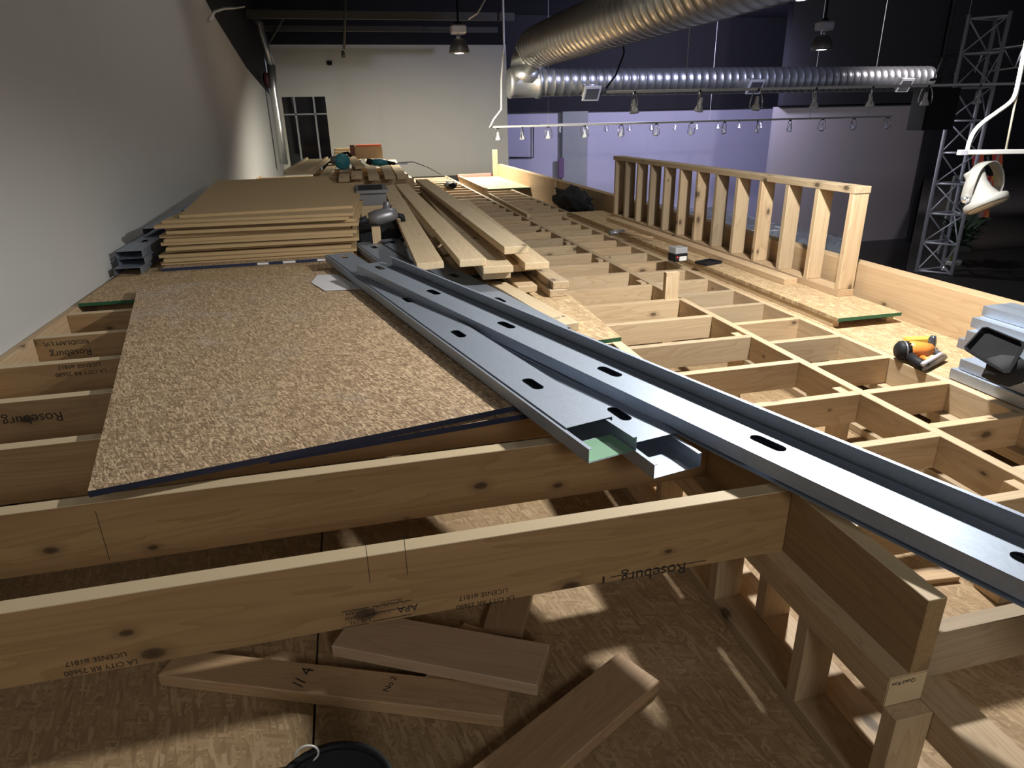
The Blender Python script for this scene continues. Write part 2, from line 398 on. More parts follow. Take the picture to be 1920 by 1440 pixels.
# hall behind: lavender wall, grey wall, black soffit, black drapes, low floor, ceiling
flat('wall_hall', 4.0, 22, 26, 26.2, -3.6, 1.05, WALLP, kind='structure')
flat('wall_hall_upper', 4.0, 34, 25.7, 25.98, 1.05, 4.3, DARK, kind='structure')
wc = flat('wall_column', 8.15, 9.15, 25.75, 26.0, -3.6, 1.04, GREYCOL, kind='structure')
flat('wall_grey', 13.98, 20.1, 21, 21.2, -3.6, 1.02, WALLG, kind='structure')
flat('wall_grey_upper', 13.98, 34, 20.7, 20.98, 1.06, 4.3, DARK, kind='structure')
flat('wall_stage_drape', aty(1736, 300, 20.2).x, 30, 20.2, 20.4, -3.6, 4.3, DARK, kind='structure')
flat('wall_right', 30, 30.3, -3, 26, -3.6, 4.3, DARK, kind='structure')
flat('floor_hall', 3.2, 34, -3, 26, -3.8, -3.6, CONC, kind='structure')
cl = flat('ceiling', WX-.5, 34, -3, 26.2, 4.2, 4.4, DARKC, kind='structure')
for y, zt, zb in ((15.0, 2.86, 2.72), (16.6, 2.78, 2.68), (13.4, 3.0, 2.9)):
    flat('purlin', WX, 3.7, y, y+.12, zb, zt, PURL, cl)
for y in (8, 5.2): flat('purlin', WX, 30, y, y+.12, 2.9, 3.05, DARK, cl)
# brace in the corner, thin sprinkler drop
tube('ceiling_brace', [aty(500, 85, 16.8), aty(540, 18, 16.0)], .035, PURL, cl)
# stage platform under the truss
a_ = atz(1702, 500, -1.33); b_ = atz(1930, 580, -1.33)
tag(prism('floor_stage', [(a_.x, a_.y), (b_.x, b_.y), (29, b_.y), (29, 20.1), (aty(1704, 480, 20.1).x, 20.1)], -3.6, -1.33, STAGE), kind='structure')
# ================================================================== LEFT DECK FRAME
LF = empty('floor_framing', (0, 0, 0), 'brown laminated veneer joist frame of the raised deck along the white wall', 'deck frame')
bx('rim_board', WX+.004, WX+.042, .2, 13.2, -.184, 0, PINE, LF)
LY = [1.262+.4085*k for k in range(29)]
joists = []
for k, y in enumerate(LY):
    joists.append(bx('joist', WX+.043, 1.012, y, y+.0445, -.184, 0, LVL, LF))
bx('beam', 1.013, 1.0575, .831, 13.2, -.184, 0, LVL, LF)
# writing on the joists: mill stamps printed upside down on the faces that look at the camera
def face_stamp(j, items, y, px):
    """items: (text, size, dx, dz)"""
    P = aty(px[0], px[1], y)
    jo = joists[j]; Mi = parent_world(jo).inverted()
    for s, size, dx, dz in items:
        w = Mi @ Vector((P.x+dx, y-.0004, P.z+dz))
        stamp(s, size, jo, w, (pi/2, 0, 0) if False else (pi/2, pi, 0))
def face_line(j, y, px0, px1, th=.003):
    a = aty(*px0, y); b = aty(*px1, y); jo = joists[j]
    o = flat('printed_line', min(a.x, b.x), max(a.x, b.x)+1e-4, y-.0006, y+.002, (a.z+b.z)/2-th/2, (a.z+b.z)/2+th/2, INK, jo)
def pale(j, y, px0, px1):
    a = aty(*px0, y); b = aty(*px1, y)
    flat('stamp_panel', a.x, b.x, y-.0003, y+.001, b.z, a.z, STAMPBG, joists[j])
y0 = LY[0]
face_stamp(0, [('LICENSE #1817', .018, 0, .012), ('LA CITY RR 25680', .018, .004, -.012)], y0, (907, 1122))
pale(0, y0, (858, 1104), (945, 1140)) if False else None
face_stamp(0, [('LICENSE #1817', .018, 0, .012), ('LA CITY RR 25680', .018, .004, -.012)], y0, (183, 1244))
face_stamp(0, [('Roseburg', .046, 0, 0)], y0, (1226, 1073))
face_stamp(0, [('APA', .026, .035, -.006), ('2.1E-3100 Fb', .010, -.03, -.006), ('LVL 15/32 MILL 10', .009, 0, .012), ('PRL-L270 PS1', .009, 0, .021)], y0, (735, 1141))
face_stamp(0, [('RIGIDLAM', .014, .01, .014), ('ASTM D5456', .012, .008, 0), ('2.0E LVL', .014, .008, -.014)], y0, (668, 1157))
for pxs in (((640, 1143), (692, 1143)), ((640, 1173), (692, 1173)), ((698, 1131), (773, 1131)), ((698, 1143), (773, 1143)), ((698, 1158), (773, 1158))): face_line(0, y0, *pxs, .0016)
face_line(0, y0, (1130, 1080), (1133, 1094), .02)
face_line(0, y0, (1145, 1066), (1322, 1066), .002)
face_line(0, y0, (688, 1046), (689, 1046), .13); face_line(0, y0, (760, 1040), (761, 1040), .11)
face_line(1, LY[1], (192, 1005), (193, 1005), .15)
face_stamp(3, [('Roseburg', .05, 0, 0)], LY[3], (62, 785))
face_stamp(5, [('Roseburg', .045, 0, -.03), ('RIGIDLAM LVL', .03, -.01, .02)], LY[5], (130, 650))
face_stamp(4, [('LICENSE #1817', .024, 0, .01), ('LA CITY RR 25680', .024, 0, -.02)], LY[4], (150, 690))
# ================================================================== KNEE WALLS
KW = empty('knee_wall', (.99, .83, FZ), 'low stud wall carrying the end of the brown deck joists', 'wall frame')
bx('top_plate', .965, 1.055, .831, 9, -.222, -.184, PINE, KW); bx('top_plate', .965, 1.055, .831, 9, -.26, -.2225, PINE, KW)
bx('bottom_plate', .965, 1.055, .30, 9, FZ, FZ+.038, PINE, KW)
for y in [.832]+[1.113+.4*k for k in range(12)]: bx('stud', .966, 1.054, y, y+.038, FZ+.038, -.26, PINE, KW)
pl = flat('stamp_panel', .966, 1.054, .8295, .8312, -.258, -.186, STAMPBG, KW)
stamp('DIMN FIRM', .014, pl, parent_world(pl).inverted() @ Vector((1.0, .829, -.198)), (pi/2, pi, 0)) if False else None
stamp('Quad Rim', .014, KW, parent_world(KW).inverted() @ Vector((1.0, .8290, -.200)), (pi/2, pi, 0))
K2 = empty('knee_wall', (1.105, .3, FZ), 'low stud wall with doubled plate under the pale right-hand joists', 'wall frame')
bx('top_plate', 1.0562, 1.150, -.3, 9, -.302, -.2610, PINE, K2); bx('top_plate', 1.0562, 1.150, -.3, 9, -.34, -.3025, PINE, K2)
bx('bottom_plate', 1.0562, 1.150, -.3, 9, FZ, FZ+.038, PINE, K2)
for y in [-.2+.8*k for k in range(12)]: bx('stud', 1.0572, 1.149, y, y+.038, FZ+.038, -.34, PINE, K2)
# ================================================================== RIGHT DECK FRAME
RF = empty('floor_framing', (1.9, .8, FZ), 'pale pine joist frame of the lower deck right of the steel studs', 'deck frame')
RB = RZ-.1205
bx('beam', 1.858, 1.897, -.3, 13.4, RB, RZ, PINE, RF)
bx('beam', 2.269, 2.307, .3, 7.2, RB, RZ, PINE, RF)
bx('ledger', 1.0585, 1.0600, .3, 2.6, RB, RZ-.03, PINE, RF) if False else None
for k in range(33):
    y = .873+.381*k
    bx('joist', 1.060, 1.857, y, y+.038, RB, RZ, PINE, RF)
for k in range(-2, 17):
    y = 1.69+.3225*k
    bx('joist', 1.898, 2.268, y, y+.038, RB, RZ, PINE, RF)
for k in range(17, 28):
    y = 1.69+.3225*k
    bx('joist', 1.898, 2.43, y, y+.038, RB, RZ, PINE, RF)
bx('ledger', 2.431, 2.469, 7.15, 11.6, RB, RZ, PINE, RF)
bx('header', 1.90, 1.938, 9.62, 11.9, RZ-.02, RZ+.10, PINE, RF)
# upright blocks nailed to the middle beam, one standing proud
for y, top in ((2.90, RZ-.012), (2.13, RZ-.012), (1.36, RZ-.012), (4.1, RZ-.004), (4.9, RZ-.004), (5.7, RZ-.004), (6.5, RZ-.004)):
    bx('block', 1.818, 1.857, y, y+.089, FZ+.001, top, PINE, RF)
bx('post', 1.772, 1.857, 3.60, 3.638, FZ+.001, .02, PINE, RF)
for k in range(6): bx('support', 2.225, 2.268, .95+1.05*k, 1.04+1.05*k, FZ+.001, RB, PINE, RF)
K3 = empty('knee_wall', (2.29, .3, FZ), 'low sill and studs under the second pale beam', 'wall frame')
bx('top_plate', 2.225, 2.31, .3, 8, RB-.038, RB-.0005, PINE, K3); bx('bottom_plate', 2.225, 2.31, .3, 8, FZ, FZ+.038, PINE, K3)
for o in [c for c in RF.children if c.name.startswith('support')]: bpy.data.objects.remove(o)
for k in range(10): bx('stud', 2.226, 2.309, .5+.76*k, .538+.76*k, FZ+.038, RB-.038, PINE, K3)
# scrap slats on the sub floor inside the bays
for i, (x, y, a, L) in enumerate(((1.55, 1.9, .2, .34), (1.5, 1.45, -.1, .3), (1.62, 2.4, .3, .3), (1.35, 2.15, .5, .42))):
    o = brd('pine_offcut', (x, y, FZ+.02), (x+L*cos(a), y+L*sin(a), FZ+.02), .06, .0195, PINE)
    tag(o, 'small pine offcut inside a joist bay, %s of four from the camera' % ['second', 'nearest', 'farthest', 'third'][i], 'offcut', 'offcuts inside the joist bays')
# glulam rim at the open edge
GB = brd('rim_beam', (2.795, .6, .085), (2.795, 12.75, .085), .09, .5, GLU); tag(GB, 'long golden glulam rim beam at the open edge of the deck', 'beam')
pp = bx('deck_post', 2.66, 2.748, 12.66, 12.70, RZ, .34, PINE); tag(pp, 'upright pine board standing at the far end of the glulam rim', 'post')
# strand board on the right deck
def sheet(name, pts, thick, mat, label, edge=None, sag=None, cat='sheet', group=None, nx=1, ny=1):
    """pts: near-left, near-right, far-right, far-left top corners (world)"""
    o = Vector(pts[0]); X = (Vector(pts[3])-o); L = X.length
    M = orient(pts[0], pts[3]); Mi = M.inverted()
    q = [Mi @ Vector(p) for p in pts]
    V = []; F = []; mi = []
    for layer in (0, 1):
        for j in range(ny+1):
            for i in range(nx+1):
                s = i/nx; t = j/ny
                p = q[0].lerp(q[1], s).lerp(q[3].lerp(q[2], s), t).copy()
                if sag: p.z += sag(s, t)
                p.z -= thick*layer; V.append(p)
    n = (nx+1)*(ny+1); I = lambda i, j, l: l*n+j*(nx+1)+i
    for j in range(ny):
        for i in range(nx):
            F.append((I(i, j, 0), I(i+1, j, 0), I(i+1, j+1, 0), I(i, j+1, 0))); mi.append(0)
            F.append((I(i, j, 1), I(i, j+1, 1), I(i+1, j+1, 1), I(i+1, j, 1))); mi.append(0)
    for i in range(nx):
        F.append((I(i, 0, 1), I(i+1, 0, 1), I(i+1, 0, 0), I(i, 0, 0))); mi.append(1)
        F.append((I(i, ny, 0), I(i+1, ny, 0), I(i+1, ny, 1), I(i, ny, 1))); mi.append(1)
    for j in range(ny):
        F.append((I(0, j, 0), I(0, j+1, 0), I(0, j+1, 1), I(0, j, 1))); mi.append(0)
        F.append((I(nx, j, 1), I(nx, j+1, 1), I(nx, j+1, 0), I(nx, j, 0))); mi.append(0)
    me = mesh(name, V, F); me.materials.append(mat); me.materials.append(edge or mat)
    for p, k in zip(me.polygons, mi): p.material_index = k
    ob = link(name, me, None); ob.matrix_local = M
    return tag(ob, label, cat, group)
def rect(x0, x1, y0, y1, z): return [(x0, y0, z), (x1, y0, z), (x1, y1, z), (x0, y1, z)]
sheet('strandboard_sheet', rect(2.309, 2.748, 1.2, 7.1, RZ+.0), .018, OSBL, 'pale strand board on which the orange nail gun lies')
bx('blocking', 2.62, 2.70, 2.80, 2.88, RZ, RZ+.022, DARK) if False else None
sheet('strandboard_sheet', rect(2.325, 2.70, 2.76, 7.05, RZ+.058), .018, OSBL, 'green-edged strand board under the standing stud frame', GREEN)
for i, (x0, x1) in enumerate(((2.33, 2.368), (2.655, 2.693))):
    o = bx('sleeper', x0, x1, 2.80, 7.0, RZ+.0005, RZ+.0395, PINE); tag(o, 'pine sleeper under the %s edge of the green-edged strand board' % ('inner', 'outer')[i], 'sleeper')
sheet('strandboard_sheet', [atz(1100, 641, .018), atz(1165, 632, .018), atz(1165, 632, .018)+Vector((.03, 1.32, 0)), atz(1100, 641, .018)+Vector((-.02, 1.32, 0))], .018, OSBL, 'narrow green-edged strand board strip under the lumber pile', GREEN)
sheet('strandboard_sheet', rect(2.0, 2.748, 10.3, 12.6, RZ+.019), .018, OSBL, 'far strand board panel at the end of the right deck', GREEN)
bt = bx('insulation_batt', 2.0, 2.62, 12.62, 12.70, RZ+.02, RZ+.07, PINK); tag(bt, 'strip of pink insulation at the foot of the cream far wall', 'insulation')
brd('loose', (0, 0, 0), (1, 0, 0), .1, .1, PINE) if False else None
o = brd('pine_board', (1.935, 9.5, RZ+.04), (1.90, 7.2, RZ+.04), .038, .0395, PINE2); tag(o, 'pale pine strip lying on the far middle beam', 'board')
o = brd('pine_board', (2.50, 6.3, RZ+.096), (2.53, 3.45, RZ+.096), .089, .038, PINE); tag(o, 'flat pine board lying along the foot of the stud frame', 'board')
# ================================================================== STANDING STUD FRAME
SF = empty('stud_frame', (2.65, 3.1, RZ+.058), 'free-standing pine stud frame with thirteen studs beside the rim', 'wall frame')
fx0, fx1 = 2.600, 2.699; fz0 = RZ+.0585; ft = .51
bx('bottom_plate', fx0, fx1, 3.12, 6.55, fz0, fz0+.038, FRAMEW, SF); bx('top_plate', fx0, fx1, 3.12, 6.55, ft-.036, ft, PINE, SF)
fy = [3.16+.2807*k for k in range(13)]; fy[-1] = 6.508
for k, y in enumerate(fy): bx('stud', fx0+.001, fx1-.001, y, y+.036, fz0+.038, ft-.036, FRAMEW if k > 4 else PINE, SF, .003)
# ================================================================== STRAND BOARD SHEETS ON THE LEFT DECK
sheet('strandboard_sheet', rect(-1.445, -.23, 3.88, 6.32, .018), .018, OSBL, 'green-edged strand board nailed on the joists beside the white wall', GREEN)
sheet('strandboard_sheet', rect(-.226, .99, 3.88, 6.32, .018), .018, OSBL, 'strand board below the far ends of the steel studs', GREEN)
sheet('strandboard_sheet', rect(-1.445, -.23, 6.324, 8.76, .018), .018, OSBL, 'strand board on the deck under the fibreboard stack', GREEN)
sheet('strandboard_sheet', rect(-.226, .99, 6.324, 8.76, .018), .018, OSBL, 'strand board on the deck under the long planks', GREEN)
o_ = bx('brown_spacer', 0, .1, 0, .1, 0, .1, PINE) if False else None
nl = Vector((-.71, 1.665, .0)); nr = nl+Vector((1.20, .213, 0)); fl_ = nl+Vector((-.465, 2.33, 0)); fr = nr+Vector((-.465, 2.33, 0))
sheet('strandboard_sheet', [nl+Vector((.42, .10, .019)), nr+Vector((.03, -.015, .019)), fr+Vector((.05, -.55, .019)), fl_+Vector((.45, -.5, .019))], .018, OSBS, 'lower blue-edged strand board sheet peeking out below the dusty one', BLUE, nx=2, ny=2)
sheet('strandboard_sheet', [nl+Vector((0, 0, .038)), nr+Vector((0, 0, .040)), fr+Vector((0, 0, .044)), fl_+Vector((0, 0, .057))], .018, OSBS, 'dusty blue-edged strand board sheet lying loose across the joists', BLUE,
      sag=lambda s, t: (.006*s*s*(1-t)**3), nx=12, ny=12)
pa = prism('paper_patch', [(-.17, 3.62), (.03, 3.60), (-.11, 4.02), (-.22, 4.04), (-.25, 3.85)], .0485, .050, PAPER); tag(pa, 'torn white paper patch on the dusty strand board by the steel stud', 'paper')
sheet('strandboard_sheet', rect(-1.2, .02, 4.62, 7.0, .037), .018, OSBS, 'blue-edged sheet at the bottom of the fibreboard stack', BLUE)
for xa, xb in ((-.62, -.55), (-.46, -.38), (-.24, -.16)):
    flat('edge_label', xa, xb, 4.6185, 4.625, .021, .035, PAPER, [o for o in COL.objects if o.get('label', '').startswith('blue-edged sheet at the bottom')][0])
# fibreboard stack
NS = 13; z = .0385
for k in range(NS):
    f = k/(NS-1); th = .0205 if k not in (3, 6) else .022
    gap = .0 if k not in (3, 5, 8) else .006
    z += th+gap
    dx = [.0, .02, -.02, .015, .03, -.01, .01, -.03, .02, .0, -.05, -.02, .0][k]; dy = [.0, -.02, .03, .06, .0, .05, .04, .1, .06, .12, .05, .12, .16][k]
    a = -.02-.035*f+[0, .01, -.01][k % 3]
    x0 = -1.22+dx+.05*f; y0_ = 4.72+dy
    W_, L_ = (1.22, 2.44) if k < NS-1 else (1.13, 2.95)
    if k == NS-1: x0 = -1.10; y0_ = 4.92; a = .075
    c, s_ = cos(a), sin(a)
    P = lambda u, v: (x0+u*c-v*s_, y0_+u*s_+v*c, z)
    nm = 'topmost' if k == NS-1 else 'bottom' if k == 0 else ORD[NS-1-k]+' from the top'
    sheet('fibreboard_sheet', [P(0, 0), P(W_, 0), P(W_, L_), P(0, L_)], th-.001, FIBRE, 'brown fibreboard sheet in the tall stack by the white wall, %s' % nm, None, None, 'sheet', 'fibreboard sheets stacked by the wall')
STACK_TOP = z
# ================================================================== STEEL STUDS
def studmesh(L, W_=.152, F_=.041, lip=.011, slots=True, first=.30, lipdir=1):
    V = []; Fc = []
    def face(pts):
        i = len(V); V.extend(pts); Fc.append(tuple(range(i, i+len(pts))))
    h = W_/2; r = .019; sl = .052; e = .004
    def quad(xa, xb):
        if xb-xa > 1e-4: face([(xa, -h, 0), (xb, -h, 0), (xb, h, 0), (xa, h, 0)])
    x = 0.; c = first
    while slots and c < L-.12:
        xa, xb = c-sl, c+sl
        quad(x, xa-e)
        lo = [(xa+r-r*cos(pi/2*k/4)*1, -r*sin(pi/2*k/4), 0) for k in range(5)]
        arcL = [(xa+r-r*cos(t), -r*sin(t), 0) for t in [pi/2*k/4 for k in range(5)]]
        arcR = [(xb-r+r*cos(t), -r*sin(t), 0) for t in [pi/2*k/4 for k in range(5)]]
        low = arcL+arcR[::-1]
        face([(xa-e, -h, 0), (xb+e, -h, 0), (xb+e, 0, 0)]+low[::-1]+[(xa-e, 0, 0)])
        up = [(p[0], -p[1], 0) for p in low]
        face([(xa-e, 0, 0)]+up+[(xb+e, 0, 0), (xb+e, h, 0), (xa-e, h, 0)])
        x = xb+e; c += .61
    quad(x, L)
    for sgn in (-1, 1):
        y = sgn*h
        pr = [(y, 0), (y, -F_), (y-sgn*lip, -F_)]
        for (ya, za), (yb, zb) in zip(pr, pr[1:]): face([(0, ya, za), (L, ya, za), (L, yb, zb), (0, yb, zb)])
    bm = bmesh.new(); bv = [bm.verts.new(v) for v in V]
    for f in Fc: bm.faces.new([bv[i] for i in f])
    bmesh.ops.remove_doubles(bm, verts=bm.verts, dist=1e-5); bmesh.ops.recalc_face_normals(bm, faces=bm.faces)
    me = bpy.data.meshes.new('steel_stud'); bm.to_mesh(me); bm.free(); return me
def stud(p0, p1, label, up=True, first=.30, group=None, slots=True, tilt=0.):
    """p0 near, p1 far: centre of the web"""
    L = (Vector(p1)-Vector(p0)).length
    o = link('steel_stud', studmesh(L, first=first, slots=slots), STEEL); o.matrix_local = orient(p0, p1, (0 if up else pi)+tilt)
    s = o.modifiers.new('gauge', 'SOLIDIFY'); s.thickness = .0016; s.offset = -1
    return tag(o, label, 'steel stud', group)
def left_edge(pn, pf, w=.076):
    """centre line from the left edge points near, far"""
    a, b = Vector(pn), Vector(pf); d = (b-a).normalized(); r = Vector((d.y, -d.x, 0)).normalized()
    return a+r*w, b+r*w, d, r
G1 = 'loose steel studs on the left deck'
a, b, d, r = left_edge(atz(1104, 843, .090), atz(609, 478, .098))
dz = Vector((0, 0, 1))
stud(a-dz*.041, b-dz*.041, 'lower stud of the left nested pair, green inside its near end', False, group=G1, first=.42)
gp = brd('green_marking', a-dz*.0385+d*.002, a-dz*.0385+d*.11, .14, .0008, GREENP, [o for o in COL.objects if o.get('label', '').startswith('lower stud of the left')][0], bev=0)
stud(a+d*.13+r*.012+dz*.004, b-d*.02+r*.012+dz*.004, 'upper stud of the left nested pair, dull web beside the dusty sheet', True, .33, G1)
a, b, d, r = left_edge(atz(1227, 872, .048), atz(663, 456, .075))
stud(a-dz*.041, b-dz*.041, 'lower stud of the middle nested pair, bright inside its near end', False, group=G1, first=.42)
stud(a+d*.12+r*.012+dz*.004, b-d*.02+r*.012+dz*.004, 'upper stud of the middle nested pair, partly under the long top stud', True, .18, G1)
a, b, d, r = left_edge(atz(960, 595, .062), atz(706, 450, .075))
stud(a-d*.25, b, 'steel stud lying flat right of the long top stud, beside the pine lumber', True, .55, G1)
ca, cb, d, r = left_edge(atz(1920, 1090, .068), atz(669, 497, .152))
ca = ca-d*.55
cst = stud(ca, cb, 'long bright steel stud on top of the pile reaching past the right edge', True, .55, G1)
# deep angle strip along its right side
la = ca+r*.088-dz*.045; lb = cb+r*.088-dz*.045-d*.1
L = (lb-la).length
V = [(0, 0, .088), (L, 0, .088), (L, 0, 0), (0, 0, 0), (0, .175, 0), (L, .175, 0), (0, .012, .088), (L, .012, .088)]
ang = link('steel_angle', mesh('steel_angle', V, [(0, 1, 2, 3), (3, 2, 5, 4), (0, 6, 7, 1)]), STEEL); ang.matrix_local = orient(la, lb)
s = ang.modifiers.new('gauge', 'SOLIDIFY'); s.thickness = .0015
tag(ang, 'long steel edge strip standing up along the right side of the top stud', 'steel angle')
# studs stacked end-on by the wall
for k, (x, zt, y) in enumerate(((-1.375, .066, 4.55), (-1.36, .112, 4.62), (-1.365, .158, 4.62), (-1.34, .215, 5.2))):
    stud((x, y, zt), (x-.005, y+3.0, zt), 'dark steel stud lying along the white wall behind the fibreboard, %s' % ['lowest of four', 'second from the bottom', 'third from the bottom', 'topmost and farthest'][k], True, .4, 'steel studs along the wall')
# stack at the right
for k, (x, zt, y) in enumerate(((2.385, -.095, 2.06), (2.40, -.05, 2.04), (2.50, -.008, 2.16), (2.50, .034, 2.13), (2.545, .077, 2.16), (2.60, .120, 2.17))):
    stud((x, .75, zt), (x, y, zt), 'steel stud in the stack beside the glulam rim, %s' % (['lowest', 'second from the bottom', 'third from the bottom', 'fourth from the bottom', 'second from the top', 'topmost'][k]), True, .72, 'steel studs stacked by the rim')
# ================================================================== LUMBER PILE
G2 = 'pine planks in the pile behind the steel studs'
def plank(pn, pf, w, t, label, mat=PINE, roll=0., group=G2, name='pine_plank'):
    return tag(brd(name, pn, pf, w, t, mat, None, roll, .003), label, 'plank', group)
plank(atz(806, 492, .20), atz(728, 347, .20), .14, .038, 'leftmost pine plank of the pile, turned end and rough left edge', PINE2, -.05)
plank(atz(886, 486, .208), atz(753, 345, .208), .14, .038, 'pale pine plank second from the left on top of the pile', PINE2)
plank(atz(934, 499, .170), atz(800, 352, .170), .16, .038, 'wide pine plank with broken corner near the middle of the pile', PINE2)
plank(atz(934, 499, .170)+Vector((.0, .04, -.0385)), atz(800, 352, .170)+Vector((0, 0, -.0385)), .15, .038, 'plank with cut corners just below the wide broken-cornered one', PINE)
plank(atz(968, 462, .246), atz(790, 336, .246), .135, .040, 'topmost pine plank at the right of the pile', PINE2)
p5 = atz(1007, 492, .170)
plank(p5, p5+Vector((.10, 3.0, 0)), .135, .038, 'pine plank just below the topmost right one', PINE2)
plank(p5+Vector((-.045, .15, -.0385)), p5+Vector((.06, 3.2, -.0385)), .14, .038, 'pine plank under the pile with a stamped end', PINE)
p6 = atz(1052, 528, .095)
plank(p6, p6+Vector((-.05, 1.7, 0)), .089, .038, 'upper short stud of the two at the right of the pile', PINE)
plank(atz(1047, 543, .0565), atz(1047, 543, .0565)+Vector((-.03, 1.7, 0)), .095, .038, 'lower short stud of the two on the narrow strand board strip', PINE)
plank((.875, 3.36, .0565), (.86, 4.4, .0565), .11, .038, 'short notched block at the foot of the pile', PINE)
p9a = atz(1069, 606, .0565); p9b = atz(945, 536, .0565)
p9 = plank(p9a, p9a+(p9b-p9a)*1.1, .089, .038, 'pine stud with handwriting on its near end beside the steel studs', PINE2)
stamp('17 4', .035, p9, (.10, 0, .0004), (0, 0, -1.2), name='handwriting')
plank((.72, 4.9, .0485), (.80, 8.0, .0485), .14, .030, 'plank hidden low in the pile, left of centre', PINE)
for y in (4.6, 7.6):
    o = brd('pine_bearer', (.36, y, .131), (1.0, y, .131), .06, .06, PINE); tag(o, 'pine bearer laid across under the planks, %s one' % ('near' if y < 5 else 'far'), 'bearer')
# far pile of cut planks with tools on it
rnd = random.Random(3)
far = [(-.02, 8.6, .24, .02, 11.4), (.13, 8.55, .27, .20, 11.3), (.33, 8.5, .25, .40, 11.5), (.53, 8.6, .25, .58, 11.2), (.70, 8.9, .22, .76, 11.6), (-.28, 8.9, .23, -.16, 11), (.20, 9.2, .345, .08, 11.0)]
FN = ['fourth', 'third', 'third from the right', 'second from the right', 'rightmost', 'leftmost', 'second']
for k, (x, y, zt, x2, y2) in enumerate(far):
    plank((x, y, zt), (x2, y2, zt+.06), .13, .04, 'plank of the far bright pile below the cardboard box, %s' % (FN[k] + (' from the left' if k in (0, 1, 6) else '')), PINE2, rnd.uniform(-.05, .05), 'planks in the far pile')
for k in range(4):
    y = 9.0+.75*k; o = brd('pine_bearer', (-.45, y, .185), (.85, y, .185), .09, .16, PINE); tag(o, 'pine bearer under the far pile, %s from the camera' % ORD[k], 'bearer')
for k in range(4):
    plank((-.15+.01*k, 11.1+.1*k, .36+.042*k), (.25, 11.15+.1*k, .36+.042*k), .12, .04, 'short cut block left of the cardboard box, %s in its stack' % ('lowest', 'second', 'third', 'topmost')[k], PINE2, group='short blocks in the far pile')
o = brd('door_casing', (-.55, 8.8, .32), (-.36, 10.6, .38), .34, .03, PINE2); tag(o, 'wide pale trough-shaped board propped at the left of the far pile', 'board')
for sx in (-.15, .13): brd('edge_strip', Vector((-.55, 8.8, .345))+Vector((sx, 0, 0)), Vector((-.36, 10.6, .405))+Vector((sx, 0, 0)), .03, .026, PINE2, o)
# cardboard box
cb_ = empty('cardboard_box', (.37, 10.9, .38), 'open brown cardboard box with orange top on the far pile', 'box')
V = []; 
flat('carton', .18, .58, 10.8, 11.05, .35, .52, CARD, cb_); flat('lid', .2, .57, 10.79, 11.04, .521, .545, TAPE, cb_)
flat('flap', .11, .178, 10.8, 11.0, .34, .545, plain('brown_flap', (.22, .09, .06), .7), cb_)
# circular saw (teal) and a drill
def lump(name, loc, sc, mat, parent=None, seed=1, amp=.25, sub=2, rot=(0, 0, 0)):
    bm = bmesh.new(); bmesh.ops.create_icosphere(bm, subdivisions=sub, radius=1)
    q = random.Random(seed)
    for v in bm.verts: v.co *= 1+amp*(q.random()-.5)
    for v in bm.verts: v.co = Vector((v.co.x*sc[0], v.co.y*sc[1], v.co.z*sc[2]))
    me = bpy.data.meshes.new(name); bm.to_mesh(me); bm.free()
    for p in me.polygons: p.use_smooth = True
    return link(name, me, mat, parent, loc, rot)
cs = empty('circular_saw', (-.02, 9.3, .30), 'teal circular saw on the left of the far pile', 'saw')
lathe('blade_guard', [(.0, -.03), (.085, -.03), (.10, -.01), (.10, .02), (.085, .035), (0, .035)], TEAL, cs, (0, 0, .10), (pi/2, 0, .2))
lathe('motor', [(.0, 0), (.045, 0), (.05, .03), (.045, .11), (0, .12)], GREY, cs, (-.03, .02, .12), (0, -pi/2, .3))
tube('handle', [(-.02, 9.33, .42), (.0, 9.36, .49), (.06, 9.4, .5), (.1, 9.4, .45)], .02, BLACK, cs)
link('base_plate', boxmesh(.24, .12, .006), GREY, cs, (-.12, 0, .006))
dr = empty('reciprocating_saw', (.5, 9.4, .32), 'blue and black reciprocating saw on the right of the far pile', 'saw')
tube('saw_body', [(.36, 9.4, .37), (.46, 9.4, .365), (.56, 9.4, .36)], [.04, .045, .03], TEAL, dr, 10); tube('grip', [(.36, 9.4, .37), (.29, 9.4, .39)], [.045, .035], BLACK, dr, 10)
tube('nose', [(.56, 9.4, .36), (.66, 9.4, .345)], [.028, .02], BLACK, dr, 10); link('saw_blade', boxmesh(.17, .003, .025), ALU, dr, (.15, 0, .035))
tube('extension_cord', [(.7, 9.5, .35), (.95, 9.9, .33), (1.2, 10.4, .22), (1.5, 11.2, .05)], .006, BLACK)
tag(bpy.data.objects['extension_cord'], 'thin cable trailing from the far pile to the deck', 'cable')
# vacuum / table saw between stack and planks
ts = empty('table_saw', (.22, 6.0, .0185), 'grey portable table saw between the fibreboard stack and the planks', 'table saw')
flat('saw_housing', .085, .33, 6.15, 6.6, .02, .30, GREY, ts); flat('saw_table', .075, .35, 6.08, 6.68, .30, .325, GREY, ts)
flat('rip_fence', .10, .30, 6.14, 6.2, .326, .36, BLACK, ts)
flat('stand_panel', .10, .31, 6.06, 6.10, .06, .20, PINE, ts)
dg = empty('angle_drill', (.2, 5.0, .16), 'grey and black power drill with chuck between stack and planks', 'drill')
tube('drill_motor', [(.13, 4.95, .235), (.19, 4.95, .24), (.28, 4.97, .255), (.33, 4.98, .26)], [.04, .056, .052, .035], GREY, dg, 14)
tube('chuck', [(.02, 4.95, .21), (.06, 4.95, .218), (.12, 4.95, .232)], [.014, .022, .03], BLACK, dg, 10)
tube('drill_handle', [(.25, 4.97, .24), (.27, 5.02, .33)], [.03, .025], GREY, dg, 10)
tube('drill_trigger_grip', [(.32, 4.98, .25), (.37, 4.99, .235), (.38, 5.0, .18)], [.02, .02, .018], BLACK, dg, 8)
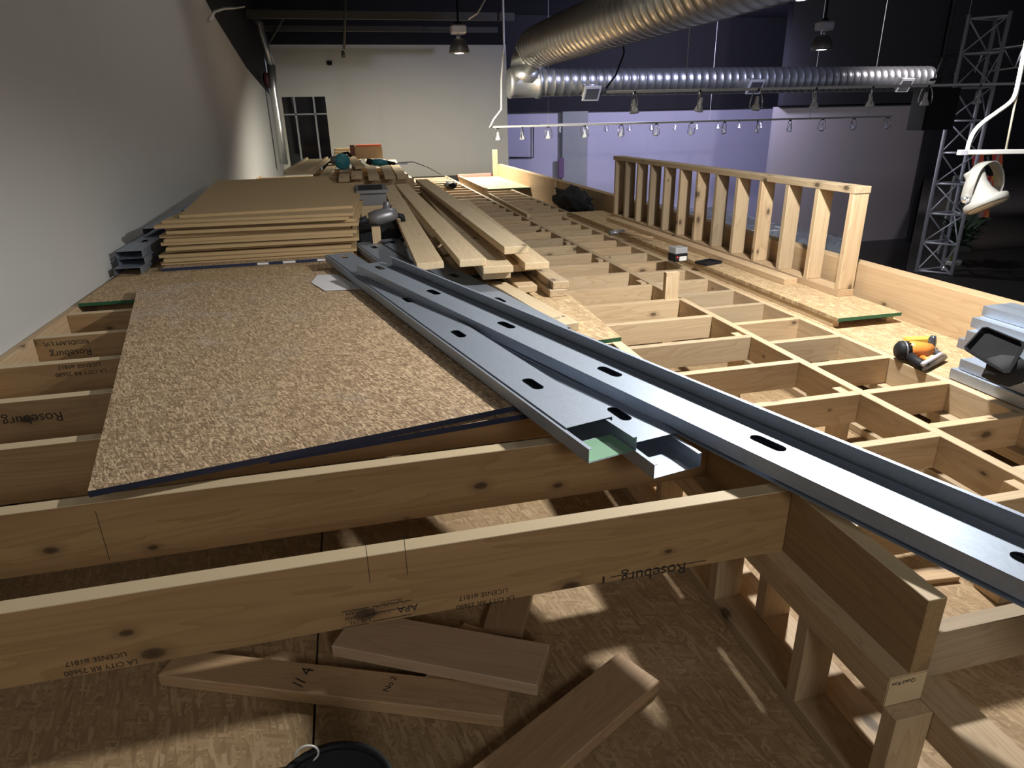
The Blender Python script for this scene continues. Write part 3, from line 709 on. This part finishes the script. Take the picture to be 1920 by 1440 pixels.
o = bx('pine_block', .14, .2, 4.9, 4.95, .0185, .19, PINE); tag(o, 'short upright pine block below the power drill', 'block')
o = flat('tool_case', .06, .38, 5.1, 5.7, .02, .14, BLACK); tag(o, 'dark tool case on the deck under the power drill', 'case')
# ================================================================== OFFCUTS ON THE SUB FLOOR
def offcut(pn, pf, w, t, label, mat, zr=0, roll=0.):
    return tag(brd('lumber_offcut', pn, pf, w, t, mat, None, roll, .003), label, 'offcut')
FLB = wood('pine_floor_offcut', (.56, .40, .24), (.47, .32, .18), (.30, .18, .09), .5)
REDW = wood('fir_reddish', (.50, .355, .215), (.43, .29, .165), (.28, .165, .085), .25)
oa = offcut((-.62, 1.63, FZ+.0385), (.26, 1.262, FZ+.0385), .10, .038, 'rough pine offcut with stamped marks lying left on the sub floor', FLB)
stamp('No 2', .025, oa, (.64, .01, .0004), (0, 0, 1.4)); stamp('// 4', .05, oa, (.40, 0, .0004), (0, 0, 1.5), name='pencil_mark')
offcut((-.14, 1.60, FZ+.075), (.375, 1.315, FZ+.082), .15, .038, 'smooth pinkish pine offcut resting on the others in the middle', wood('pine_pink', (.54, .41, .29), (.48, .355, .24), (.36, .245, .155), .25))
offcut((.30, 1.50, FZ+.036), (.40, 1.72, FZ+.036), .12, .035, 'short reddish offcut half hidden under the near joist', REDW)
offcut((.05, .97, FZ+.0385), (.635, 1.285, FZ+.0385), .14, .038, 'long grained offcut pointing to the lower right knee wall', REDW)
offcut((.10, 1.37, FZ+.0355), (.24, 1.55, FZ+.0355), .09, .035, 'offcut underneath the pinkish one', FLB)
# black tool bag at the bottom edge
tb = empty('tool_bag', (-.15, .93, FZ), 'black round tool bag with a pale hoop at the bottom edge', 'bag')
lathe('bag_body', [(.0, 0), (.115, 0), (.125, .12), (.12, .25), (.113, .25), (.11, .06), (0, .05)], BLACKF, tb, seg=28)
link('bag_rim', tubemesh([(.118*cos(t), .118*sin(t), .25) for t in [2*pi*k/28 for k in range(28)]], .008, 8, True), BLACK, tb)
link('hoop', tubemesh([(-.045+.022*cos(t), .108, .255+.022*sin(t)) for t in [2*pi*k/16 for k in range(16)]], .0022, 6, True), WHITEM, tb)
# ================================================================== SMALL THINGS ON THE RIGHT DECK
ZR = RZ+.0585
sb = empty('screw_box', tuple(atz(1275, 490, ZR)), 'small black and white screw box with clear lid near the deck edge', 'box', rot=(0, 0, .15)); sb.scale = (1.2, 1.2, 1.2)
link('carton', boxmesh(.085, .075, .045), BLACK, sb, (-.04, .03, .045)); link('label_panel', boxmesh(.05, .001, .026), WHITEM, sb, (-.012, -.0082, .030)); 
link('clear_lid', boxmesh(.083, .073, .035), plain('clear_lid_plastic', (.35, .36, .38), .2), sb, (-.039, .03, .081)); link('red_mark', boxmesh(.012, .001, .012), RED, sb, (-.032, -.0083, .033))
tr = empty('black_tray', tuple(atz(1328, 494, ZR)), 'flat black tray on the strand board beside the screw box', 'tray', rot=(0, 0, .35))
link('tray_base', boxmesh(.15, .11, .004), BLACK, tr, (-.075, 0, .004))
for x, y, l, w in ((-.075, -.053, .15, .006), (-.075, .053, .15, .006), (-.075, 0, .006, .11), (.069, 0, .006, .11)): link('tray_rim', boxmesh(l, w, .018), BLACK, tr, (x, y, .018))
hm = empty('hammer', tuple(atz(1150, 436, ZR)), 'hammer with dark head on the deck below the stud frame', 'hammer')
p = [atz(1160, 436, ZR+.03), atz(1225, 446, ZR+.03)]; tube('handle', p, .011, REDW, hm, 8); tube('hammer_head', [atz(1143, 437, ZR+.03), atz(1170, 435, ZR+.03)], .022, GREY, hm, 8)
bg = lump('black_bag', (2.58, 7.75, RZ+.10), (.12, .62, .15), BLACKF, None, 4, .5, 3); tag(bg, 'crumpled black bag against the rim near the lavender wall', 'bag')
sr = empty('saw_on_joists', tuple(atz(845, 355, RZ)), 'small black tool with cord on the far left joists', 'tool')
lump('tool_body', (0, 0, .06), (.09, .2, .06), BLACK, sr, 3, .5); tube('tool_handle', [atz(838, 350, RZ+.1), atz(850, 347, RZ+.2)], .03, BLACK, sr)
# nail gun
zg = RZ+.001
ng = empty('nail_gun', (2.36, 2.28, zg), 'orange nail gun lying on the strand board by the beam', 'nail gun')
A_ = atz(1690, 652, zg+.045); B_ = atz(1738, 660, zg+.05)
tube('gun_body', [atz(1699, 656, zg+.048), atz(1712, 656, zg+.048), atz(1728, 657, zg+.048), atz(1744, 655, zg+.048)], [.038, .040, .036, .026], ORANGE, ng, 14)
tube('end_cap', [atz(1681, 657, zg+.045), atz(1687, 657, zg+.045), atz(1702, 657, zg+.045)], [.030, .042, .042], BLACK, ng, 16)
tube('cap_band', [atz(1692, 657, zg+.045), atz(1695, 657, zg+.045)], .0435, GREY, ng, 16)
tube('handle', [atz(1706, 669, zg+.028), atz(1718, 677, zg+.024), atz(1733, 687, zg+.022)], [.022, .019, .022], BLACK, ng, 10)
tube('trigger_guard', [atz(1712, 664, zg+.026), atz(1721, 669, zg+.026), atz(1733, 671, zg+.026)], .013, ORANGE, ng, 8)
tube('magazine', [atz(1731, 689, zg+.018), atz(1769, 669, zg+.018)], .017, GREY, ng, 6)
tube('magazine_rail', [atz(1730, 683, zg+.036), atz(1765, 664, zg+.036)], .010, ALU, ng, 6)
tube('nose', [atz(1742, 655, zg+.045), atz(1752, 659, zg+.042), atz(1764, 665, zg+.032)], [.020, .016, .012], GREY, ng, 8)
tube('depth_adjuster', [atz(1733, 672, zg+.03), atz(1742, 676, zg+.03)], .011, ORANGE, ng, 8)
o = brd('yellow_bar', atz(1700, 634, RZ+.03), atz(1750, 632, RZ+.03), .045, .025, YELLOW); tag(o, 'short yellow wooden bar by the foot of the rim', 'bar')
o = lump('drill_bit_pack', tuple(atz(1748, 642, RZ+.03)), (.018, .018, .035), plain('blister_pack', (.05, .055, .07), .2), None, 5, .4); tag(o, 'small dark blister pack leaning by the yellow bar', 'pack')
# black plastic tray leaning on the steel stack
bt = empty('paint_tray', (2.22, 1.87, .06), 'black plastic tray lying tilted on the steel stud stack', 'tray')
c0, c1, c2, c3 = [Vector(v) for v in (atz(1806, 655, .05), atz(1845, 612, .12), atz(1925, 645, .10), atz(1890, 705, .04))]
cen = (c0+c1+c2+c3)/4
def trayshape():
    V = []; F = []
    nrm = (c1-c0).cross(c3-c0).normalized()
    if nrm.z < 0: nrm = -nrm
    rings = []
    for k, (sc, h) in enumerate(((1.0, 0), (.93, .004), (.90, -.016), (.0, -.016))):
        ring = []
        for (p, q) in ((c0, c1), (c1, c2), (c2, c3), (c3, c0)):
            for t in (.08, .35, .65, .92): ring.append(cen+(p.lerp(q, t)-cen)*max(sc, .001)+nrm*h)
        rings.append(ring)
    for ring in rings: V += ring
    n = 16
    for i in range(3):
        for k in range(n): F.append((i*n+k, i*n+(k+1) % n, (i+1)*n+(k+1) % n, (i+1)*n+k))
    Mi = parent_world(bt).inverted()
    return mesh('tray', [Mi @ v for v in V], F)
ob = link('tray_shell', trayshape(), plain('matt_black_tray', (.012, .012, .013), .9, 0, .1, .1), bt); s = ob.modifiers.new('t', 'SOLIDIFY'); s.thickness = .004
lu = lump('black_cloth', tuple(atz(1885, 695, .02)), (.07, .07, .05), BLACKF, None, 6, .4); tag(lu, 'soft black cloth hanging below the tray on the steel studs', 'cloth')
# ================================================================== DUCTS
def spiral(name, p0, p1, r, mat, parent, pitch=.12, seg=24, rib=.012):
    p0, p1 = Vector(p0), Vector(p1); L = (p1-p0).length; n = max(2, int(L/pitch)); prof = []
    for k in range(n):
        x = L*k/n; e = L/n
        prof += [(x, r), (x+e*.42, r), (x+e*.46, r+rib), (x+e*.54, r+rib), (x+e*.58, r)]
    prof.append((L, r)); V = []; F = []
    for x, q in prof:
        for k in range(seg): V.append((x, q*cos(2*pi*k/seg), q*sin(2*pi*k/seg)))
    for i in range(len(prof)-1):
        for k in range(seg): F.append((i*seg+k, i*seg+(k+1) % seg, (i+1)*seg+(k+1) % seg, (i+1)*seg+k))
    o = link(name, mesh(name, V, F, True), mat, parent)
    M = orient(p0, p1)
    o.matrix_local = (parent_world(parent).inverted() @ M) if parent else M
    return o
dy = 14.0
DT = empty('air_duct', (3.62, dy, 1.5), 'large spiral silver air duct with elbow and tee under the black ceiling', 'duct')
spiral('riser_duct', (3.82, 13.75, 2.12), (3.82, 5.0, 2.12), .36, DUCT, DT, .20, 28, .010)
tube('elbow', [(3.82, 13.8, 2.12), (3.82, 14.0, 2.08), (3.78, 14.08, 1.97), (3.70, 14.06, 1.85), (3.65, 14.0, 1.74)], [.36, .355, .34, .32, .30], DUCT, DT, 28)
tube('tee_box', [(3.66, dy, 1.80), (3.65, dy, 1.62), (3.64, dy, 1.5)], [.30, .34, .30], DUCT, DT, 8)
spiral('main_duct', (3.95, dy, 1.51), (13.1, dy, 1.51), .255, DUCT, DT, .17, 24, .006)
lathe('tee_body', [(.0, 0), (.255, 0), (.275, .02), (.275, .08), (.262, .1), (.262, .55), (.285, .57), (.285, .64), (.25, .66), (0, .66)], DUCT, DT, (3.3-3.62, 0, .0), (0, pi/2, 0), 24)
for k, u in enumerate((1107, 1413, 1693)):
    P = aty(u, 172 if k == 0 else 160 if k == 1 else 157, dy-.25)
    vt = empty('air_vent', tuple(P), 'square air grille on the silver duct, %s' % ('leftmost', 'middle one', 'rightmost')[k], 'vent', 'grilles on the duct', rot=(-1.05, 0, .12))
    link('vent_frame', boxmesh(.36, .30, .03), WHITEM, vt, (-.18, 0, -.05)); link('grille', boxmesh(.28, .22, .006), GREY, vt, (-.14, 0, -.082)); link('vent_collar', boxmesh(.30, .24, .12), DUCT, vt, (-.15, 0, .07))
CD = empty('corner_duct', (-1.45, 18, -.5), 'narrow silver flue pipe standing in the far left corner', 'duct')
tube('flue', [aty(533, 308, 16.4), aty(524, 240, 16.4), aty(513, 170, 16.4), aty(508, 122, 16.4)], .085, DUCT, CD, 12)
tube('flue_bend', [aty(508, 122, 16.4), aty(498, 90, 16.4), aty(489, 60, 16.4), aty(487, 45, 16.4), aty(470, 32, 16.4)], .08, DUCT, CD, 12)
o = lump('red_fixture', tuple(aty(500, 150, 16.9)), (.08, .1, .16), plain('dark_red', (.10, .02, .025), .6), None, 2, .2); tag(o, 'small dark red fixture beside the flue pipe', 'fixture')
# pipes and cables from the ceiling
o = tube('sprinkler_pipe', [aty(648, -20, 12), aty(645, 92, 12)], .022, PURL); tag(o, 'thin dark pipe hanging from the ceiling before the cream wall', 'pipe')
o2 = lathe('sprinkler_head', [(0, 0), (.03, 0), (.03, .06), (.018, .10), (0, .1)], PURL, o, tuple(aty(644, 108, 12)))
sd = empty('wall_camera', tuple(aty(618, 118, YF-.06)), 'tiny dark camera high on the cream far wall', 'camera'); link('camera_body', boxmesh(.12, .08, .09), BLACK, sd, (-.06, 0, .05)); lathe('camera_lens', [(0, 0), (.03, 0), (.03, .06), (0, .06)], BLACK, sd, (0, -.06, -.06))
pc = [aty(394, 38, 10.0), aty(402, 22, 10.4), aty(420, 16, 11.2), aty(440, 15, 12.2), aty(458, 12, 13.4)]
o = tube('white_cable', pc, .016, WHITEM); tag(o, 'white cable looping at the top of the left wall', 'cable')
o = tube('black_cable', [aty(1172, -15, 11), aty(1166, 45, 11), aty(1170, 100, 11), aty(1155, 140, 11), aty(1136, 166, 11)], .014, BLACK); tag(o, 'black cable hanging in front of the spiral duct', 'cable')
o = tube('hanging_flex', [(aty(945, 84, 14.9).x, 14.9, 4.2), aty(945, 84, 14.9), aty(940, 150, 14.9), aty(940, 205, 14.9), aty(925, 225, 14.9), aty(919, 238, 14.9)], .022, WHITEM); tag(o, 'white cord dropping to the left end of the lower light track', 'cord')
o = tube('lamp_wire', [aty(912, -5, 12), aty(895, 25, 12), aty(878, 36, 12)], .014, WHITEM); tag(o, 'pale wire beside the lit high bay lamp', 'wire')
# ================================================================== HIGH BAY LAMPS
def highbay(loc, sc, label, box=True):
    e = empty('high_bay_lamp', loc, label, 'lamp', 'high bay lamps'); e.scale = (sc,)*3
    lathe('reflector', [(.165, -.16), (.17, -.15), (.15, -.06), (.11, .02), (.06, .06), (.04, .06), (.10, .0), (.155, -.15)], GREY, e, seg=24)
    lathe('lens', [(0, -.165), (.152, -.155), (0, -.145)], LAMPON, e, seg=24)
    lathe('neck', [(0, .05), (.035, .05), (.035, .12), (0, .12)], GREY, e, seg=12)
    link('ballast', boxmesh(.24, .2, .13, .02), ALU, e, (-.12, 0, .25)); lathe('hook', [(0, .25), (.05, .25), (.05, .29), (.015, .3), (.015, .6), (0, .6)], BLACK, e, seg=10)
    return e
highbay((BAY[0][0], BAY[0][1], BAY[0][2]+.10), 1.0, 'lit high bay lamp with grey bell before the cream far wall')
highbay((BAY[1][0], BAY[1][1], BAY[1][2]+.08), .85, 'lit high bay lamp over the dark hall at the right')
highbay((NEAR.x, NEAR.y, NEAR.z+.12), .55, 'bright high bay lamp hanging over the pale joists, above the picture edge')
highbay((BAY[2][0], BAY[2][1], BAY[2][2]+.05), .6, 'high bay lamp cut off by the top edge')
# ================================================================== TRACK LIGHTS
def arch(w, h, n=12):
    return [(w*cos(t), 0, h*sin(t)**.8) for t in [pi*k/n for k in range(n+1)]]
YOKE = tubemesh(arch(.078, .215), .008, 6); YOKE.materials.append(CHROME)
CANP = lathemesh([(.0, .13), (.016, .13), (.022, .10), (.026, .05), (.048, .010), (.056, -.02), (.050, -.028), (0, -.028)], 14); CANP.materials.append(WHITEM)
LENM = lathemesh([(0, -.034), (.047, -.031), (0, -.029)], 14); LENM.materials.append(LENS)
CLIP = boxmesh(.05, .03, .03, .004, 'clip'); CLIP.materials.append(BLACK)
def spot(P, yaw, tilt, label, group, sc=1.):
    e = empty('track_spotlight', (P.x, P.y, P.z), label, 'spotlight', group, (0, 0, yaw)); e.scale = (sc,)*3
    link('clip', CLIP, None, e, (-.025, 0, .0)); link('yoke', YOKE, None, e, (0, 0, -.22))
    c = link('lamp_can', CANP, None, e, (0, 0, -.215), (tilt, 0, 0)); link('lens', LENM, None, c)
    return e
def track(pa, pb, th, label):
    o = brd('light_track', pa, pb, th, th, WHITEM, None, 0, .003); return tag(o, label, 'track')
q = random.Random(11)
track(aty(917, 236.5, 15), aty(1672, 216.5, 15), .04, 'long white light track across the hall, lower front one')
us = [933, 979, 1028, 1097, 1165, 1231, 1297, 1359, 1421, 1482, 1543, 1602, 1665]
for i, u in enumerate(us):
    v = 238+(u-917)*(-20/755)+1.2
    spot(aty(u, v, 15), q.uniform(-1.2, 1.2), q.uniform(-.5, .5), 'spotlight on the lower front track, %s from the left' % ORD[i], 'spotlights on the lower front track', 1.08)
track(aty(1012, 232, 22), aty(1562, 221.5, 22), .04, 'white light track farther back, partly behind the front one')
us = [1049, 1093, 1137, 1180, 1222, 1265, 1307, 1347, 1387, 1428]
for i, u in enumerate(us):
    spot(aty(u, 233-(u-1012)*.0191+1, 22), q.uniform(-1.2, 1.2), q.uniform(-.4, .4), 'small spotlight on the farther track, %s from the left' % ORD[i], 'spotlights on the farther track', .98)
track(aty(1138, 170, 7.5), aty(1925, 154, 7.5), .03, 'white light track just below the silver duct')
us = [1191, 1313, 1421, 1531, 1637, 1740, 1839]
for i, u in enumerate(us):
    spot(aty(u, 170-(u-1138)*.0203+1.5, 7.5), q.uniform(-1.0, 1.0), q.uniform(-.3, .3), 'grey spotlight under the upper track, %s from the left' % ORD[i], 'spotlights on the upper track', .95)
for i, (u, v1, y, r_) in enumerate(((1028, 233, 15, .005), (1285, 167, 7.5, .0025), (1330, 226, 22, .005), (1518, 221, 15, .005), (1628, 218, 15, .005), (1790, 157, 7.5, .0025))):
    P = aty(u, v1, y); o = tube('hanger_wire', [P, (P.x, P.y, 4.2)], r_, WHITEM); tag(o, 'thin hanger wire of the light tracks, %s of six from the left' % ('first', 'second', 'third', 'fourth', 'fifth', 'last')[i], 'wire')
# near track with a big white spotlight at the right edge
yn = 2.75
nt = track(aty(1800, 281, yn), aty(1990, 279, yn), .022, 'near white light track end at the right edge'); brd('end_cap', aty(1799, 281, yn), aty(1812, 281, yn), .024, .023, ALU, nt)
pts = [aty(1926, 70, yn), aty(1920, 100, yn), aty(1912, 140, yn), aty(1904, 175, yn), aty(1894, 192, yn), aty(1870, 210, yn), aty(1845, 228, yn), aty(1828, 245, yn), aty(1818, 265, yn), aty(1814, 281, yn)]
def smooth(pts, n=8):
    out = []
    for i in range(len(pts)-1):
        a = pts[max(i-1, 0)]; b = pts[i]; c = pts[i+1]; d_ = pts[min(i+2, len(pts)-1)]
        for k in range(n):
            t = k/n; out.append(.5*((2*b)+(c-a)*t+(2*a-5*b+4*c-d_)*t*t+(3*b-a-3*c+d_)*t**3))
    return out+[pts[-1]]
sp = smooth(pts, 10); rr = [.0105 if i % 2 else .0088 for i in range(len(sp))]
o = tube('flexible_conduit', sp, rr, WHITEM, None, 10); tag(o, 'white ribbed flexible conduit running to the near light track', 'conduit')
o = tube('hanger_rod', [aty(1919, 120, yn), aty(1902, 200, yn), aty(1886, 281, yn)], .005, plain('rod_brass', (.45, .42, .33), .5), None, 8); tag(o, 'thin brass hanger rod above the near light track', 'rod')
bs = empty('track_spotlight', tuple(aty(1850, 290, yn)), 'big white gimbal spotlight hanging from the near track at the right', 'spotlight')
P0 = aty(1850, 300, yn); top = aty(1856, 302, yn); bl = aty(1810, 374, yn-.03); br = aty(1866, 366, yn+.03)
yk = smooth([bl, aty(1818, 345, yn-.04), aty(1832, 315, yn-.03), top, aty(1872, 318, yn+.02), aty(1874, 345, yn+.04), br], 6)
def strap(name, pts, half, mat, parent):
    V = []; F = []; Mi = parent_world(parent).inverted(); ax = Vector((.25, -.95, .1)).normalized()
    for p in pts: V += [Mi @ (p-ax*half), Mi @ (p+ax*half)]
    for i in range(len(pts)-1): F.append((2*i, 2*i+1, 2*i+3, 2*i+2))
    o = link(name, mesh(name, V, F, True), mat, parent); s = o.modifiers.new('t', 'SOLIDIFY'); s.thickness = .007; return o
strap('yoke', yk, .024, LAMPW, bs)
def cone(name, p0, prof, dirv, mat, parent):
    M = Matrix.Translation(p0) @ dirv.to_track_quat('Z', 'Y').to_matrix().to_4x4()
    o = link(name, lathemesh(prof, 28), mat, parent); o.matrix_local = parent_world(parent).inverted() @ M; return o
dn = Vector((.13, -.45, -.75)).normalized(); tp = aty(1826, 322, yn)
cone('lamp_can', tp, [(.030, .012), (.034, -.004), (.042, -.004), (.043, .01), (.038, .06), (.045, .10), (.062, .135), (.078, .15), (0, .155)], dn, LAMPW, bs)
cone('lamp_ring', tp+dn*.145, [(0, 0), (.088, 0), (.094, .006), (.094, .030), (.086, .036), (0, .032)], dn, LAMPW, bs)
cone('lens', tp+dn*.182, [(0, 0), (.080, -.002), (.078, .003), (0, .005)], dn, LENS, bs)
cone('pivot_knob', bl, [(0, -.012), (.018, -.012), (.018, .016), (0, .018)], Vector((-.5, -.8, 0)), CHROME, bs)
tube('hook', [aty(1851, 283, yn), aty(1853, 302, yn)], .006, BLACK, bs)
# ================================================================== STAGE SIDE
ty = 8.0
TR = empty('stage_truss', tuple(aty(1745, 510, ty)), 'silver lattice lighting truss tower standing on the dark stage', 'truss')
b0 = Vector((7.93, 8.0, -1.32)); s_ = .36
legs = [b0, b0+Vector((s_*.75, -.34, 0)), b0+Vector((s_*1.35, .05, 0))]
Ht = 3.3
for l in legs: tube('leg', [l, l+Vector((0, 0, Ht))], .024, ALU, TR, 8)
n = 8
for k in range(n+1):
    z_ = Ht*k/n*.98+.02
    for i in range(3):
        a_, b_ = legs[i], legs[(i+1) % 3]
        tube('rung', [a_+dz*z_, b_+dz*z_], .014, ALU, TR, 6)
        if k < n: tube('diagonal', [(a_ if k % 2 else b_)+dz*z_, (b_ if k % 2 else a_)+dz*(z_+Ht/n)], .010, ALU, TR, 6)
sp0 = aty(1743, 165, 7.6); sp1 = aty(1786, 243, 7.6)
sk = empty('stage_loudspeaker', ((sp0.x+sp1.x)/2, 7.6, sp1.z), 'black box loudspeaker hanging left of the truss top', 'loudspeaker')
flat('cabinet', sp0.x, sp1.x, 7.6, 7.85, sp1.z, sp0.z, BLACK, sk); flat('grille', sp0.x+.02, sp1.x-.02, 7.59, 7.6, sp1.z+.03, sp0.z-.02, BLACKF, sk)
tube('hanger', [((sp0.x+sp1.x)/2, 7.72, sp0.z), ((sp0.x+sp1.x)/2, 7.72, 4.2)], .01, PURL, sk)
st_ = bx('wooden_stake', 2.705, 2.745, 8.95, 8.99, RZ, .11, PINE); tag(st_, 'thin upright pine stake against the rim beyond the black bag', 'stake')
T2 = empty('roof_truss', tuple(aty(1790, 140, 9)), 'dark horizontal lattice truss up under the ceiling at the right', 'truss')
for v in (145, 105): tube('chord', [aty(1745, v+5, 9), aty(1925, v-20, 9)], .02, PURL, T2, 6)
for k in range(5): tube('brace', [aty(1750+k*38, 150-k*5, 9), aty(1768+k*38, 106-k*5, 9)], .012, ALU, T2, 6); tube('brace', [aty(1768+k*38, 106-k*5, 9), aty(1788+k*38, 146-k*5, 9)], .010, PURL, T2, 6)
pt = empty('potted_palm', tuple(aty(1780, 512, 8.3)), 'potted palm in a white pot at the foot of the truss', 'plant')
base = aty(1781, 512, 8.3)
lathe('pot', [(0, 0), (.10, 0), (.13, .18), (.135, .2), (.12, .2), (0, .17)], POT, pt)
for k in range(5):
    a_ = k*1.3; tube('stem', [base+Vector((.03*cos(a_), .03*sin(a_), .15)), base+Vector((.06*cos(a_), .06*sin(a_), .7))], .012, STEM, pt, 6)
for k in range(46):
    a_ = k*2.39; el = .35+.65*((k*7) % 10)/10; R_ = .24+.10*((k*3) % 5)/5
    p0 = base+Vector((.05*cos(a_), .05*sin(a_), .42+.28*((k*3) % 5)/5)); V = []; F = []
    Mi = parent_world(pt).inverted()
    for j in range(6):
        t = j/5; c = p0+Vector((cos(a_)*R_*t, sin(a_)*R_*t, R_*(1.5*el*t-.9*t*t*(1.25-el)))); sd_ = Vector((-sin(a_), cos(a_), .3))*(.030*(1-abs(2*t-.9)**2)+.004)
        V += [Mi @ (c-sd_), Mi @ (c+sd_)]
    for j in range(5): F.append((2*j, 2*j+1, 2*j+3, 2*j+2))
    lf = link('frond', mesh('frond', V, F, True), LEAF, pt); s = lf.modifiers.new('t', 'SOLIDIFY'); s.thickness = .002
o = lathe('glass_candle', [(0, 0), (.05, 0), (.055, .2), (.045, .2), (.04, .02), (0, .02)], CHROME, None, tuple(aty(1768, 523, 8.0))); tag(o, 'shiny glass candle holder before the palm pot', 'candle')
# banner of bright colour behind the near spotlight
for i, (u0, u1, v0, v1) in enumerate(((1824, 1845, 285, 312), (1862, 1880, 280, 320), (1845, 1868, 330, 372), (1800, 1825, 380, 404), (1832, 1855, 375, 408))):
    pnl = [aty(u0, v1, 11), aty(u1, v1, 11), aty(u1, v0, 11), aty(u0, v0, 11)]
    c_ = sum(pnl, Vector())/4
    o = link('stage_banner', mesh('stage_banner', [p-c_ for p in pnl], [(0, 1, 2, 3)]), ART, None, c_); s = o.modifiers.new('t', 'SOLIDIFY'); s.thickness = .02
    tag(o, 'red and yellow printed stage banner behind the big spotlight, %s' % ('upper left one', 'upper right one', 'middle one', 'lower left one', 'lower right one with violet')[i], 'banner', 'printed banners on the dark stage')
# light wall panel near the truss, sign on the lavender wall, wrapped goods
o = flat('pale_panel', *(lambda a_, b_: (a_.x, b_.x, 9.0, 9.05, b_.z, a_.z))(aty(1792, 330, 9), aty(1812, 500, 9)), plain('pale_panel_paint', (.22, .22, .22), .7)); tag(o, 'narrow pale panel standing behind the truss', 'panel')
P = aty(1054, 315, 25.6); o = flat('wall_sign', P.x-.1, P.x+.1, 25.68, 25.74, P.z-.35, P.z+.35, PURPLE); tag(o, 'narrow violet sign on the column of the lavender wall', 'sign')
a_ = aty(1000, 235, 25.9); b_ = aty(1000, 295, 25.9); c_ = aty(955, 295, 25.9)
o = tube('wall_conduit', [a_, b_, c_], .025, PURL); tag(o, 'thin dark conduit bent on the lavender wall', 'conduit')
wr = empty('wrapped_goods', (4.35, 7.2, -3.6), 'large stack of goods wrapped in bluish clear plastic behind the stud frame', 'pallet')
bm = bmesh.new(); bmesh.ops.create_grid(bm, x_segments=26, y_segments=26, size=1)
q = random.Random(5)
for v in bm.verts:
    x, y = v.co.x, v.co.y; e = max(abs(x), abs(y))
    v.co = Vector((x*.85, y*1.3, 3.33-.12*x+.03*sin(5*x+2*y)*cos(3*y)+q.uniform(-.008, .008) if e < .97 else .0))
me = bpy.data.meshes.new('wrap'); bm.to_mesh(me); bm.free()
for p in me.polygons: p.use_smooth = True
link('plastic_wrap', me, WRAP, wr)
o = link('goods', boxmesh(1.5, 2.2, 3.0), CARD, wr, (-.75, 0, 3.06))
# drop leftovers that were never used
for o in list(COL.objects):
    if o.type == 'MESH' and o.parent is None and 'label' not in o and 'kind' not in o: print('UNTAGGED', o.name)
